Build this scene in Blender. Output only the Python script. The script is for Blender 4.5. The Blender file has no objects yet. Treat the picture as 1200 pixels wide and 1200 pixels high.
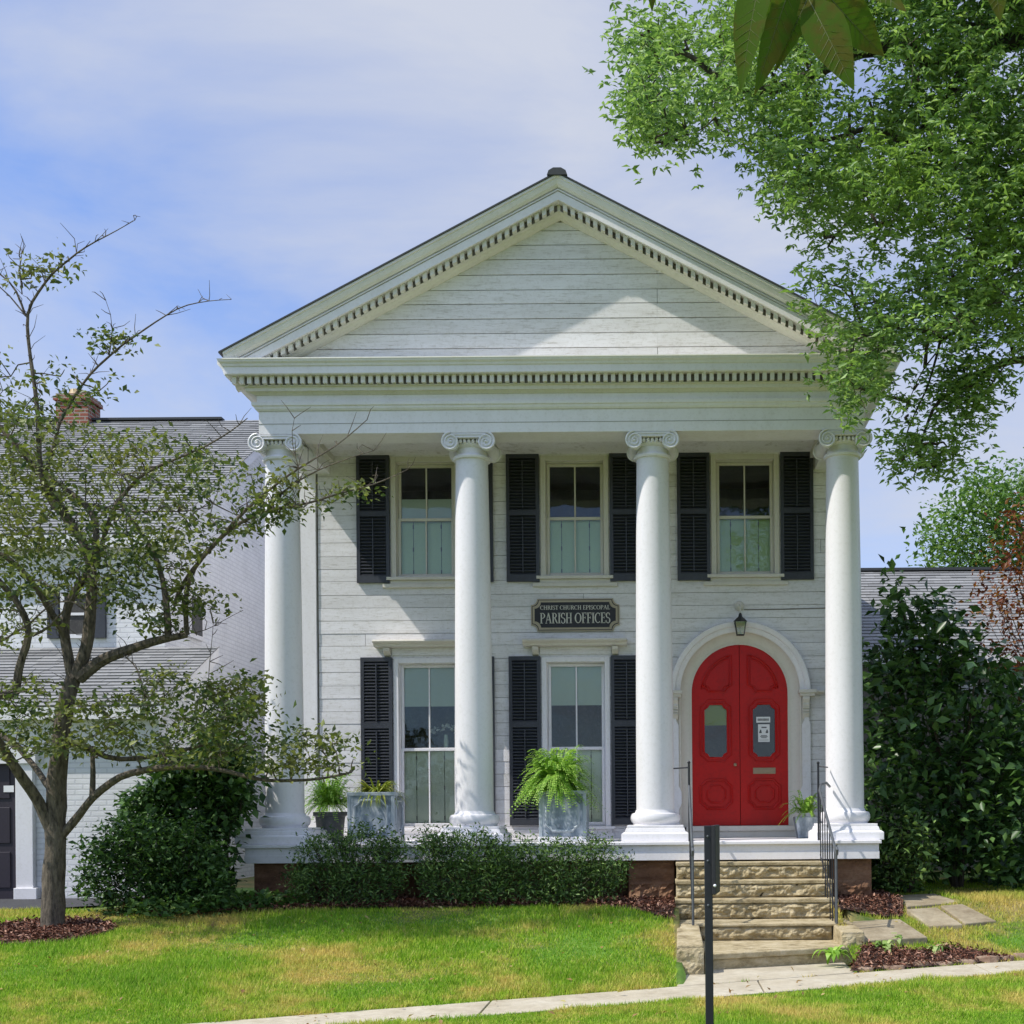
import bpy, math, random
import numpy as np
from mathutils import Vector, Matrix, noise as mnoise
R = math.radians
random.seed(7); rng = np.random.default_rng(7)
SC = bpy.context.scene
COL = SC.collection
PI = math.pi

# ------------------------------------------------------------------ camera, sky, sun, exposure
E = 1.72            # eye height above the front walk
F = 1432.0          # focal length in photo pixels (photo is 1200 wide)
CX, CY, ROLL = 775.0, 950.0, 0.008
D0 = 16.0           # camera stands 16 m in front of the colonnade (y = 0)
cam = bpy.data.cameras.new('camera'); camo = bpy.data.objects.new('camera', cam); COL.objects.link(camo)
camo.location = (0, -D0, E); camo.rotation_euler = (R(90), ROLL, 0)
cam.sensor_width = 36; cam.lens = F / 1200 * 36
cam.shift_x = -(CX - 600) / 1200; cam.shift_y = (CY - 600) / 1200
cam.clip_end = 3000; cam.clip_start = 0.05
SC.camera = camo

SUN_DIR = Vector((1.0, 0.40, -1.36)).normalized()
world = bpy.data.worlds.new('World'); SC.world = world; world.use_nodes = True
wn, wl = world.node_tree.nodes, world.node_tree.links
wn.clear()
wo = wn.new('ShaderNodeOutputWorld'); bg = wn.new('ShaderNodeBackground'); bg.inputs['Strength'].default_value = 0.13
sky = wn.new('ShaderNodeTexSky'); sky.sky_type = 'NISHITA'; sky.sun_disc = False
sky.sun_elevation = math.asin(-SUN_DIR.z); sky.sun_rotation = R(248.2)
sky.air_density = 1.0; sky.dust_density = 0.6; sky.ozone_density = 2.2
tcw = wn.new('ShaderNodeTexCoord')
mpw = wn.new('ShaderNodeMapping'); mpw.inputs['Scale'].default_value = (1.0, 1.0, 3.0)
mpw.inputs['Rotation'].default_value = (0.0, R(-9), 0.0); mpw.inputs['Location'].default_value = (3.1, 0.0, 1.4)
nz = wn.new('ShaderNodeTexNoise'); nz.inputs['Scale'].default_value = 2.1; nz.inputs['Detail'].default_value = 9
nz.inputs['Roughness'].default_value = 0.56; nz.inputs['Distortion'].default_value = 0.35
rp = wn.new('ShaderNodeValToRGB'); rp.color_ramp.elements[0].position = 0.37; rp.color_ramp.elements[1].position = 0.66
rp.color_ramp.elements[0].color = (0.20, 0.20, 0.20, 1); rp.color_ramp.elements[1].color = (0.97, 0.97, 0.97, 1)
mxw = wn.new('ShaderNodeMixRGB'); mxw.inputs['Color2'].default_value = (4.45, 4.75, 5.55, 1)
wl.new(tcw.outputs['Generated'], mpw.inputs['Vector']); wl.new(mpw.outputs[0], nz.inputs['Vector'])
wl.new(nz.outputs['Fac'], rp.inputs['Fac']); wl.new(rp.outputs['Color'], mxw.inputs['Fac'])
skg = wn.new('ShaderNodeMixRGB'); skg.blend_type = 'MULTIPLY'; skg.inputs[0].default_value = 1; skg.inputs['Color2'].default_value = (.90, 1.15, 1.6, 1)
wl.new(sky.outputs[0], skg.inputs['Color1']); wl.new(skg.outputs[0], mxw.inputs['Color1']); 
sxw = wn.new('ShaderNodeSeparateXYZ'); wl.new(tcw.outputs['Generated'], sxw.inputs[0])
mrw = wn.new('ShaderNodeMapRange'); mrw.inputs['From Min'].default_value = .57; mrw.inputs['From Max'].default_value = .95   # gain added to the sky above the frame, to brighten the facade
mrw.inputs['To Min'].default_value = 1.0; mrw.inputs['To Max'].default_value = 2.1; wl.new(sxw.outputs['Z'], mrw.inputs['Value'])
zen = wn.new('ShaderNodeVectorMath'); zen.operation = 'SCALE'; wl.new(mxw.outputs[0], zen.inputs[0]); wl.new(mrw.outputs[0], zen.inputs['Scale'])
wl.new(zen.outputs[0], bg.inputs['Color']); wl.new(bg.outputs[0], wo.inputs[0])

sl = bpy.data.lights.new('sun', 'SUN'); sl.energy = 4.4; sl.angle = R(0.53); sl.color = (1.0, 0.95, 0.86)
so = bpy.data.objects.new('sun', sl); COL.objects.link(so); so.location = (-20, -8, 27)
so.rotation_euler = SUN_DIR.to_track_quat('-Z', 'Y').to_euler()
SC.view_settings.view_transform = 'Standard'; SC.view_settings.look = 'None'
SC.view_settings.exposure = 0.12; SC.view_settings.gamma = 1.0
SC.render.engine = 'CYCLES'
SC.cycles.use_denoising = True
SC.cycles.max_bounces = 6; SC.cycles.transparent_max_bounces = 8
SC.cycles.diffuse_bounces = 4; SC.cycles.caustics_reflective = False; SC.cycles.caustics_refractive = False

# ------------------------------------------------------------------ small helpers
def P(px, py, Z):
    """point seen at photo pixel (px, py) at distance Z along the view axis"""
    dx, dy = px - CX, py - CY
    u = dx - dy * ROLL; v = dy + dx * ROLL
    return Vector((u * Z / F, Z - D0, E - v * Z / F))

def tag(o, label=None, cat=None, group=None, kind=None):
    if label: o['label'] = label
    if cat: o['category'] = cat
    if group: o['group'] = group
    if kind: o['kind'] = kind
    return o
def thing(name, loc, label, cat, group=None):
    o = bpy.data.objects.new(name, None); COL.objects.link(o); o.location = loc; o.empty_display_size = .2
    return tag(o, label, cat, group)
def origin(o):
    v = Vector((0, 0, 0))
    while o is not None: v += o.location; o = o.parent
    return v

class MB:
    def __init__(s): s.v = []; s.f = []
    def add(s, vs, fs):
        n = len(s.v); s.v.extend([tuple(p) for p in vs]); s.f.extend([tuple(i + n for i in f) for f in fs]); return s
    def box(s, x0, x1, y0, y1, z0, z1):
        return s.add([(x0,y0,z0),(x1,y0,z0),(x1,y1,z0),(x0,y1,z0),(x0,y0,z1),(x1,y0,z1),(x1,y1,z1),(x0,y1,z1)],
                     [(0,3,2,1),(4,5,6,7),(0,1,5,4),(1,2,6,5),(2,3,7,6),(3,0,4,7)])
    def hexa(s, pts):   # 8 points like box
        return s.add(pts, [(0,3,2,1),(4,5,6,7),(0,1,5,4),(1,2,6,5),(2,3,7,6),(3,0,4,7)])
    def prism_xz(s, poly, y0, y1):     # poly of (x,z)
        n = len(poly)
        vs = [(x, y0, z) for x, z in poly] + [(x, y1, z) for x, z in poly]
        fs = [tuple(range(n)), tuple(range(2*n-1, n-1, -1))] + [(i, i+n, (i+1) % n + n, (i+1) % n) for i in range(n)]
        return s.add(vs, fs)
    def prism_xy(s, poly, z0, z1):
        n = len(poly)
        vs = [(x, y, z0) for x, y in poly] + [(x, y, z1) for x, y in poly]
        fs = [tuple(range(n-1, -1, -1)), tuple(range(n, 2*n))] + [(i, (i+1) % n, (i+1) % n + n, i+n) for i in range(n)]
        return s.add(vs, fs)
    def prism_yz(s, poly, x0, x1):
        n = len(poly)
        vs = [(x0, y, z) for y, z in poly] + [(x1, y, z) for y, z in poly]
        fs = [tuple(range(n-1, -1, -1)), tuple(range(n, 2*n))] + [(i, (i+1) % n, (i+1) % n + n, i+n) for i in range(n)]
        return s.add(vs, fs)
    def sweep(s, profile, paths, cap=True):
        """paths[k] = list of 3D points traced by profile point k"""
        n = len(paths); m = len(paths[0])
        vs = [p for pa in paths for p in pa]
        fs = []
        for k in range(n - 1):
            for i in range(m - 1):
                fs.append((k*m+i, k*m+i+1, (k+1)*m+i+1, (k+1)*m+i))
        if cap:
            fs.append(tuple(k*m for k in range(n))); fs.append(tuple(k*m+m-1 for k in range(n-1, -1, -1)))
        return s.add(vs, fs)
    def lathe(s, prof, c, seg=32, cap=True):   # prof [(r,z)...] around vertical axis
        vs, fs = [], []; n = len(prof)
        for r, z in prof:
            for k in range(seg):
                a = 2*PI*k/seg; vs.append((c[0]+r*math.cos(a), c[1]+r*math.sin(a), c[2]+z))
        for i in range(n-1):
            for k in range(seg):
                k2 = (k+1) % seg; fs.append((i*seg+k, i*seg+k2, (i+1)*seg+k2, (i+1)*seg+k))
        if cap: fs.append(tuple(range(seg-1, -1, -1))); fs.append(tuple((n-1)*seg+k for k in range(seg)))
        return s.add(vs, fs)
    def tube(s, pts, rad, seg=6, closed=False, cap=True):
        pts = [Vector(p) for p in pts]; n = len(pts)
        if not hasattr(rad, '__len__'): rad = [rad]*n
        vs, fs = [], []; up = None
        for i, p in enumerate(pts):
            if closed: t = pts[(i+1) % n] - pts[i-1]
            else: t = pts[min(i+1, n-1)] - pts[max(i-1, 0)]
            if t.length < 1e-9: t = Vector((0,0,1))
            t.normalize()
            if up is None:
                up = Vector((0,1,0)) if abs(t.y) < .9 else Vector((1,0,0))
            a = (up - t*up.dot(t))
            if a.length < 1e-6: a = t.orthogonal()
            a.normalize(); b = t.cross(a); up = a
            for k in range(seg):
                q = 2*PI*k/seg; vs.append(p + (a*math.cos(q) + b*math.sin(q))*rad[i])
        m = n if closed else n-1
        for i in range(m):
            j = (i+1) % n
            for k in range(seg):
                k2 = (k+1) % seg; fs.append((i*seg+k, i*seg+k2, j*seg+k2, j*seg+k))
        if cap and not closed: fs.append(tuple(range(seg-1,-1,-1))); fs.append(tuple((n-1)*seg+k for k in range(seg)))
        return s.add(vs, fs)
    def ball(s, c, r, seg=12, sz=1.0):
        prof = [(max(r*math.sin(PI*i/8), 1e-4), -r*sz*math.cos(PI*i/8)) for i in range(9)]
        return s.lathe(prof, c, seg)
    def build(s, name, mat, parent=None, smooth=False, bevel=0, label=None):
        me = bpy.data.meshes.new(name); o = bpy.data.objects.new(name, me); COL.objects.link(o)
        off = Vector((0, 0, 0))
        if parent is not None: o.parent = parent; off = origin(parent)
        vs = [(v[0]-off.x, v[1]-off.y, v[2]-off.z) for v in s.v]
        me.from_pydata(vs, [], s.f); me.materials.append(mat)
        if smooth:
            me.polygons.foreach_set('use_smooth', [True]*len(me.polygons))
            try: me.set_sharp_from_angle(angle=R(38))
            except Exception: pass
        me.update()
        if bevel:
            b = o.modifiers.new('bevel', 'BEVEL'); b.width = bevel; b.segments = 2; b.limit_method = 'ANGLE'; b.angle_limit = R(40)
        if label: o['label'] = label
        return o

def npmesh(name, V, Fc, mat, parent=None, smooth=False):
    """V (N,3) float, Fc (M,k) int"""
    me = bpy.data.meshes.new(name); o = bpy.data.objects.new(name, me); COL.objects.link(o)
    if parent is not None: o.parent = parent; V = V - np.array(origin(parent))[None, :]
    M, k = Fc.shape
    me.vertices.add(len(V)); me.vertices.foreach_set('co', V.astype(np.float32).ravel())
    me.loops.add(M*k); me.loops.foreach_set('vertex_index', Fc.astype(np.int32).ravel())
    me.polygons.add(M); me.polygons.foreach_set('loop_start', np.arange(0, M*k, k, dtype=np.int32))
    me.polygons.foreach_set('loop_total', np.full(M, k, dtype=np.int32))
    if smooth: me.polygons.foreach_set('use_smooth', np.ones(M, dtype=bool))
    me.update(calc_edges=True); me.materials.append(mat)
    return o

def unit(a): return a / np.maximum(np.linalg.norm(a, axis=-1, keepdims=True), 1e-9)
def leaves(Pn, size, aspect=.45, dirs=None, upbias=.8, fold=.25, seed=1, droop=0.0):
    """Pn (N,3) leaf bases -> verts, quads folded along the midrib: base, left, tip, right"""
    g = np.random.default_rng(seed); N = len(Pn)
    size = np.broadcast_to(size, (N,)) * g.uniform(.5, 1.35, N)
    d = g.normal(size=(N, 3)) if dirs is None else dirs + g.normal(size=(N, 3))*.45
    d[:, 2] = d[:, 2]*.6 - droop; d = unit(d)
    n = g.normal(size=(N, 3)); n[:, 2] += upbias*2; n = unit(n - d*(n*d).sum(1, keepdims=True))
    w = np.cross(d, n)
    s = size[:, None]
    base = Pn; tip = Pn + d*s - n*s*.12
    mid = Pn + d*s*.48
    L = mid + w*s*aspect*.5 + n*s*fold*.3; Rr = mid - w*s*aspect*.5 + n*s*fold*.3
    V = np.stack([base, L, tip, Rr], 1).reshape(-1, 3)
    q = np.arange(N)[:, None]*4
    Fc = np.concatenate([q + np.array([[0, 1, 2]]), q + np.array([[0, 2, 3]])], 0)
    return V, Fc

def inpoly(px, py, poly):
    poly = np.array(poly, float); x0, y0 = poly[:, 0], poly[:, 1]; x1, y1 = np.roll(x0, -1), np.roll(y0, -1)
    ins = np.zeros(len(px), bool)
    for a, b, c, d in zip(x0, y0, x1, y1):
        c1 = ((b > py) != (d > py)); t = (c - a)*(py - b)/((d - b) if d != b else 1e-9) + a
        ins ^= c1 & (px < t)
    return ins
def sample_poly(poly, n, g):
    poly = np.array(poly, float); lo, hi = poly.min(0), poly.max(0); out = np.zeros((0, 2))
    while len(out) < n:
        q = g.uniform(lo, hi, (n*2, 2)); q = q[inpoly(q[:, 0], q[:, 1], poly)]; out = np.concatenate([out, q])
    return out[:n]
def Pn(px, py, Z):
    dx, dy = px - CX, py - CY; u = dx - dy*ROLL; v = dy + dx*ROLL
    return np.stack([u*Z/F, Z - D0, E - v*Z/F], -1)

# ------------------------------------------------------------------ materials
def nmat(name):
    m = bpy.data.materials.new(name); m.use_nodes = True
    nt = m.node_tree; b = nt.nodes['Principled BSDF']; return m, nt, b
def _tc(nt, scale=(1,1,1)):
    tc = nt.nodes.new('ShaderNodeTexCoord'); mp = nt.nodes.new('ShaderNodeMapping'); mp.inputs['Scale'].default_value = scale
    nt.links.new(tc.outputs['Object'], mp.inputs['Vector']); return mp.outputs[0]
def _noise(nt, vec, scale, detail=5, rough=.6):
    n = nt.nodes.new('ShaderNodeTexNoise'); n.inputs['Scale'].default_value = scale; n.inputs['Detail'].default_value = detail
    n.inputs['Roughness'].default_value = rough; nt.links.new(vec, n.inputs['Vector']); return n.outputs['Fac']
def _ramp(nt, fac, stops):
    r = nt.nodes.new('ShaderNodeValToRGB'); cr = r.color_ramp
    while len(cr.elements) < len(stops): cr.elements.new(.5)
    for e, (p, c) in zip(cr.elements, stops): e.position = p; e.color = (*c, 1)
    nt.links.new(fac, r.inputs['Fac']); return r.outputs['Color']
def _mix(nt, fac, a, b, mode='MIX'):
    m = nt.nodes.new('ShaderNodeMixRGB'); m.blend_type = mode
    for s, v in ((0, fac), (1, a), (2, b)):
        if hasattr(v, 'links'): nt.links.new(v, m.inputs[s])
        elif s == 0: m.inputs[0].default_value = v
        else: m.inputs[s].default_value = (*v, 1)
    return m.outputs[0]
def _bump(nt, b, h, strength=.3, dist=.01):
    bp = nt.nodes.new('ShaderNodeBump'); bp.inputs['Strength'].default_value = strength; bp.inputs['Distance'].default_value = dist
    nt.links.new(h, bp.inputs['Height']); nt.links.new(bp.outputs[0], b.inputs['Normal'])

def paint(name, col, dirt=.25, dirtcol=(.45,.42,.36), rough=.55, streak=(1,1,.25), bump=.12):
    m, nt, b = nmat(name); v = _tc(nt, streak); v2 = _tc(nt)
    f1 = _noise(nt, v, 3.2, 8, .62); f2 = _noise(nt, v2, 23, 5, .7)
    d1 = _ramp(nt, f1, [(.42, (0,0,0)), (.78, (1,1,1))]); d2 = _ramp(nt, f2, [(.5, (0,0,0)), (.85, (1,1,1))])
    mm = nt.nodes.new('ShaderNodeMath'); mm.operation = 'MULTIPLY_ADD'; mm.inputs[1].default_value = .6
    nt.links.new(d1, mm.inputs[0]); nt.links.new(d2, mm.inputs[2])
    m2 = nt.nodes.new('ShaderNodeMath'); m2.operation = 'MULTIPLY'; m2.inputs[1].default_value = dirt; m2.use_clamp = True
    nt.links.new(mm.outputs[0], m2.inputs[0])
    c = _mix(nt, m2.outputs[0], col, dirtcol); nt.links.new(c, b.inputs['Base Color'])
    b.inputs['Roughness'].default_value = rough; _bump(nt, b, f2, bump, .004)
    return m
def board_variation(m, lo=.86):
    nt = m.node_tree; b = nt.nodes['Principled BSDF']; l = b.inputs['Base Color'].links[0].from_socket
    g = nt.nodes.new('ShaderNodeNewGeometry'); c = _ramp(nt, g.outputs['Random Per Island'], [(0, (lo, lo, lo*.99)), (1, (1, 1, 1))])
    v = _tc(nt, (1.2, 1, 14)); f = _noise(nt, v, 4, 8, .75); f = _ramp(nt, f, [(.36, (.72, .70, .66)), (.46, (1, 1, 1))])
    nt.links.new(_mix(nt, 1.0, _mix(nt, 1.0, l, c, 'MULTIPLY'), f, 'MULTIPLY'), b.inputs['Base Color'])
def island_mix(nt, c1, c2):
    g = nt.nodes.new('ShaderNodeNewGeometry'); return _ramp(nt, g.outputs['Random Per Island'], [(0, c1), (1, c2)])
def leafmat(name, stops, trans=.35, rough=.5, patch=None, spec=.35):
    m, nt, b = nmat(name)
    g = nt.nodes.new('ShaderNodeNewGeometry'); c = _ramp(nt, g.outputs['Random Per Island'], stops)
    if patch:
        v = _tc(nt); f = _noise(nt, v, patch[1], 3); f = _ramp(nt, f, [(.45, (0,0,0)), (.62, (1,1,1))])
        c = _mix(nt, f, c, patch[0])
    nt.links.new(c, b.inputs['Base Color']); b.inputs['Roughness'].default_value = rough
    b.inputs['Specular IOR Level'].default_value = spec
    tr = nt.nodes.new('ShaderNodeBsdfTranslucent'); ms = nt.nodes.new('ShaderNodeMixShader'); ms.inputs[0].default_value = trans
    cc = _mix(nt, 1.0, c, (1.25, 1.35, .7), 'MULTIPLY'); nt.links.new(cc, tr.inputs['Color'])
    out = nt.nodes['Material Output']
    nt.links.new(b.outputs[0], ms.inputs[1]); nt.links.new(tr.outputs[0], ms.inputs[2]); nt.links.new(ms.outputs[0], out.inputs[0])
    return m
M = {}
M['white'] = paint('white_paint', (.80,.785,.80), .38)
M['siding'] = paint('siding_paint', (.82,.805,.82), .5, (.42,.39,.33), .6, (.5,1,3.5), .25)
board_variation(M['siding'])
M['trim'] = paint('trim_paint', (.66,.63,.56), .35, (.38,.34,.27))
M['dentil'] = paint('dentil_paint', (.74,.72,.66), .35, (.30,.27,.2))
M['flash'] = paint('flashing_paint', (.84,.82,.76), .45, (.55,.42,.2), .5, (.3,1,1))
M['column'] = paint('column_paint', (.77,.757,.775), .42, (.5,.49,.46), .45, (1,1,.15), .05)
M['shutter'] = paint('shutter_paint', (.030,.033,.042), .3, (.10,.11,.13), .45)
M['red'] = paint('red_paint', (.50,.005,.003), .6, (.20,.003,.002), .40); M['red'].node_tree.nodes['Principled BSDF'].inputs['Specular IOR Level'].default_value = .3
M['iron'] = paint('black_iron', (.010,.011,.015), .3, (.05,.05,.06), .5)
M['ironworn'] = paint('worn_iron', (.10,.11,.12), .7, (.02,.022,.025), .5)
M['gap'] = paint('gap_wood', (.16,.145,.12), .3)
M['gapdark'] = paint('gap_shade_and_hinge', (.10,.09,.075), .3); M['darkroom'] = paint('room_paint', (.025,.022,.02), .2)  # gapdark: hinges, and the shade painted between the dentils
M['curtain'] = paint('pale_green_panel', (.66,.82,.54), .2, (.30,.36,.27))
M['curtain2'] = paint('pale_panel', (.84,.90,.76), .2, (.6,.66,.55)); M['shade'] = paint('roller_shade', (.62,.72,.64), .15, (.3,.34,.3))
M['greydoor'] = paint('dark_door_paint', (.018,.012,.022), .3, (.05,.04,.05))
M['gold'] = paint('sign_gold', (.42,.36,.25), .3, (.2,.16,.09))
M['signblack'] = paint('sign_black', (.012,.012,.015), .3, (.06,.055,.05))
M['paper'] = paint('paper', (.8,.8,.8), .05)
M['ink'] = paint('ink', (.06,.06,.06), .05)
M['bronze'] = paint('brass', (.35,.26,.16), .3, (.12,.08,.04), .35)
M['leadedge'] = paint('lead_edge', (.40,.45,.49), .4, (.2,.23,.26)); M['potdark'] = paint('dark_pot', (.06,.065,.075), .3)

def mat_lead():
    m, nt, b = nmat('lead_planter'); v = _tc(nt, (1,1,.6)); f = _noise(nt, v, 5, 6, .65)
    c = _ramp(nt, f, [(.36, (.13,.16,.19)), (.50, (.25,.30,.35)), (.62, (.55,.58,.62))]); nt.links.new(c, b.inputs['Base Color'])
    b.inputs['Roughness'].default_value = .55; b.inputs['Metallic'].default_value = .15; _bump(nt, b, f, .2, .01); return m
M['lead'] = mat_lead()
def mat_stone(name, stops, sc=4, bump=.6, rough=.9, dist=.02):
    m, nt, b = nmat(name); v = _tc(nt, (1,1,1.8)); f = _noise(nt, v, sc, 8, .68); f2 = _noise(nt, v, sc*7, 6, .7)
    c = _ramp(nt, f, stops); c = _mix(nt, .35, c, _ramp(nt, f2, [(.3, (.25,.22,.18)), (.7, (1,1,1))]), 'MULTIPLY')
    nt.links.new(c, b.inputs['Base Color']); b.inputs['Roughness'].default_value = rough
    a = nt.nodes.new('ShaderNodeMath'); a.operation = 'ADD'; nt.links.new(f, a.inputs[0]); nt.links.new(f2, a.inputs[1])
    _bump(nt, b, a.outputs[0], bump, dist); return m
M['sandstone'] = mat_stone('sandstone', [(.3, (.20,.15,.07)), (.5, (.50,.41,.24)), (.7, (.64,.55,.37))], 5, .8)
M['tread'] = mat_stone('sandstone_tread', [(.3, (.42,.35,.22)), (.5, (.54,.47,.32)), (.75, (.62,.56,.42))], 3, .25)
M['brown'] = mat_stone('brownstone', [(.3, (.13,.065,.035)), (.5, (.25,.13,.07)), (.72, (.36,.22,.13))], 3)
M['flag'] = mat_stone('flagstone', [(.3, (.22,.17,.10)), (.5, (.35,.29,.19)), (.7, (.46,.40,.28))], 2.2, .3)
M['walk'] = mat_stone('walk_concrete', [(.3, (.42,.36,.25)), (.5, (.52,.46,.34)), (.75, (.62,.57,.45))], 1.6, .15)
M['asphalt'] = mat_stone('asphalt', [(.3, (.035,.035,.04)), (.6, (.06,.06,.065)), (.75, (.085,.085,.09))], 6, .3)
M['chimney'] = None
def mat_brick(name, c1, c2, mortar, scale=1, bump=.6, axis='XZ', msize=.012, bw=.22, bh=.075):
    m, nt, b = nmat(name); tc = nt.nodes.new('ShaderNodeTexCoord'); sx = nt.nodes.new('ShaderNodeSeparateXYZ'); cb = nt.nodes.new('ShaderNodeCombineXYZ')
    nt.links.new(tc.outputs['Object'], sx.inputs[0])
    ad = nt.nodes.new('ShaderNodeMath'); ad.operation = 'ADD'; nt.links.new(sx.outputs['X'], ad.inputs[0]); nt.links.new(sx.outputs['Y'], ad.inputs[1])
    nt.links.new(ad.outputs[0], cb.inputs[0]); nt.links.new(sx.outputs['Z'], cb.inputs[1])
    br = nt.nodes.new('ShaderNodeTexBrick'); br.inputs['Scale'].default_value = 1; br.inputs['Mortar Size'].default_value = msize
    br.inputs['Brick Width'].default_value = bw; br.inputs['Row Height'].default_value = bh; br.inputs['Mortar Smooth'].default_value = .25
    br.inputs['Color1'].default_value = (*c1, 1); br.inputs['Color2'].default_value = (*c2, 1); br.inputs['Mortar'].default_value = (*mortar, 1)
    nt.links.new(cb.outputs[0], br.inputs['Vector'])
    f = _noise(nt, _tc(nt), 2.5, 6, .6); c = _mix(nt, .3, br.outputs['Color'], _ramp(nt, f, [(.35, (.6,.6,.6)), (.7, (1,1,1))]), 'MULTIPLY')
    nt.links.new(c, b.inputs['Base Color']); b.inputs['Roughness'].default_value = .8
    inv = nt.nodes.new('ShaderNodeMath'); inv.operation = 'SUBTRACT'; inv.inputs[0].default_value = 1; nt.links.new(br.outputs['Fac'], inv.inputs[1])
    _bump(nt, b, inv.outputs[0], bump, .012); return m
M['chimney'] = mat_brick('red_brick', (.32,.09,.05), (.22,.06,.035), (.35,.30,.25))
M['wbrick'] = mat_brick('white_painted_brick', (.82,.82,.83), (.79,.79,.80), (.70,.70,.72), bump=.45)
def mat_shingle(name, a, bcol):
    m, nt, b = nmat(name); c = island_mix(nt, a, bcol); f = _noise(nt, _tc(nt), 30, 4); c = _mix(nt, .4, c, _ramp(nt, f, [(.3, (.5,.5,.5)), (.7, (1,1,1))]), 'MULTIPLY')
    nt.links.new(c, b.inputs['Base Color']); b.inputs['Roughness'].default_value = .9; return m
M['shingle'] = mat_shingle('grey_shingle', (.19,.19,.188), (.29,.29,.285))
M['roofdark'] = mat_shingle('dark_roof', (.05,.055,.06), (.06,.065,.07))
def mat_glass(name, tint=(.96,.98,.95), refl=.035):
    m = bpy.data.materials.new(name); m.use_nodes = True; nt = m.node_tree; nt.nodes.clear()
    out = nt.nodes.new('ShaderNodeOutputMaterial'); tr = nt.nodes.new('ShaderNodeBsdfTransparent'); tr.inputs[0].default_value = (*tint, 1)
    gl = nt.nodes.new('ShaderNodeBsdfGlossy'); gl.inputs['Roughness'].default_value = .02; gl.inputs['Color'].default_value = (.9,.95,1,1)
    fr = nt.nodes.new('ShaderNodeFresnel'); fr.inputs[0].default_value = 1.5
    md = nt.nodes.new('ShaderNodeMath'); md.operation = 'MULTIPLY_ADD'; md.inputs[1].default_value = 1.0; md.inputs[2].default_value = refl - .04
    n = nt.nodes.new('ShaderNodeTexNoise'); n.inputs['Scale'].default_value = 2.2; bp = nt.nodes.new('ShaderNodeBump'); bp.inputs['Strength'].default_value = .12; bp.inputs['Distance'].default_value = .05
    tc = nt.nodes.new('ShaderNodeTexCoord'); nt.links.new(tc.outputs['Object'], n.inputs['Vector']); nt.links.new(n.outputs['Fac'], bp.inputs['Height']); nt.links.new(bp.outputs[0], gl.inputs['Normal'])
    mx = nt.nodes.new('ShaderNodeMixShader'); nt.links.new(fr.outputs[0], md.inputs[0]); nt.links.new(md.outputs[0], mx.inputs[0])
    nt.links.new(tr.outputs[0], mx.inputs[1]); nt.links.new(gl.outputs[0], mx.inputs[2]); nt.links.new(mx.outputs[0], out.inputs[0]); return m
M['glass'] = mat_glass('window_glass')
M['greenreflection'] = paint('green_reflection', (.42,.55,.04), .2, (.1,.2,.02)); M['doorglass'] = mat_glass('door_glass', (.88,.90,.88), .045)  # the green stands in for a reflection in the door pane
M['lampglass'] = mat_glass('lamp_glass', (.9,.9,.88), .1)
def mat_bark(name, a, b2, sc=9):
    m, nt, b = nmat(name); v = _tc(nt, (1,1,.3)); f = _noise(nt, v, sc, 8, .7)
    c = _ramp(nt, f, [(.33, a), (.66, b2)]); nt.links.new(c, b.inputs['Base Color']); b.inputs['Roughness'].default_value = .95; _bump(nt, b, f, .9, .03); return m
M['bark'] = mat_bark('bark', (.030,.024,.018), (.20,.165,.12), 26)
M['barkdark'] = mat_bark('dark_bark', (.03,.024,.018), (.10,.08,.055))
M['oak'] = leafmat('oak_leaf', [(0, (.06,.13,.045)), (.45, (.18,.31,.09)), (1, (.44,.58,.24))], .36, patch=((.22,.34,.09), .9))
M['dogwood'] = leafmat('small_tree_leaf', [(0, (.035,.065,.02)), (.55, (.095,.145,.04)), (1, (.28,.31,.09))], .28, patch=((.20,.21,.06), 1.1))
M['bush'] = leafmat('bush_leaf', [(0, (.018,.05,.015)), (.55, (.06,.13,.035)), (1, (.15,.27,.075))], .25)
M['yew'] = leafmat('hedge_leaf', [(0, (.03,.07,.02)), (.6, (.09,.17,.04)), (1, (.24,.36,.10))], .2)
M['magnolia'] = leafmat('broad_leaf', [(0, (.018,.05,.015)), (.55, (.055,.12,.032)), (1, (.14,.25,.07))], .22, .35)
M['maple'] = leafmat('copper_leaf', [(0, (.07,.02,.012)), (.5, (.20,.05,.02)), (1, (.26,.13,.04))], .4)
M['fartree'] = leafmat('far_leaf', [(0, (.07,.15,.04)), (.6, (.13,.24,.06)), (1, (.22,.32,.08))], .35)
M['fern'] = leafmat('fern_leaf', [(0, (.13,.28,.03)), (.6, (.27,.47,.06)), (1, (.45,.62,.14))], .35)
M['spider'] = leafmat('strap_leaf', [(0, (.16,.22,.03)), (.6, (.34,.38,.06)), (1, (.50,.48,.12))], .3)
M['hosta'] = leafmat('hosta_leaf', [(0, (.12,.24,.05)), (.6, (.28,.40,.10)), (1, (.50,.58,.25))], .3)
M['mulchchip'] = leafmat('mulch_chip', [(0, (.07,.028,.018)), (.6, (.22,.10,.065)), (1, (.46,.28,.20))], 0.0, .9, spec=.1)
M['closeleaf'] = leafmat('close_leaf', [(0, (.045,.10,.010)), (1, (.085,.14,.018))], .5, .8, patch=((.10,.10,.02), 22), spec=.08)
M['midrib'] = leafmat('leaf_midrib', [(0, (.14,.16,.05)), (1, (.14,.16,.05))], .2)
M['white_petal'] = leafmat('white_petal', [(0, (.7,.72,.68)), (1, (.8,.8,.78))], .2)
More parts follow.
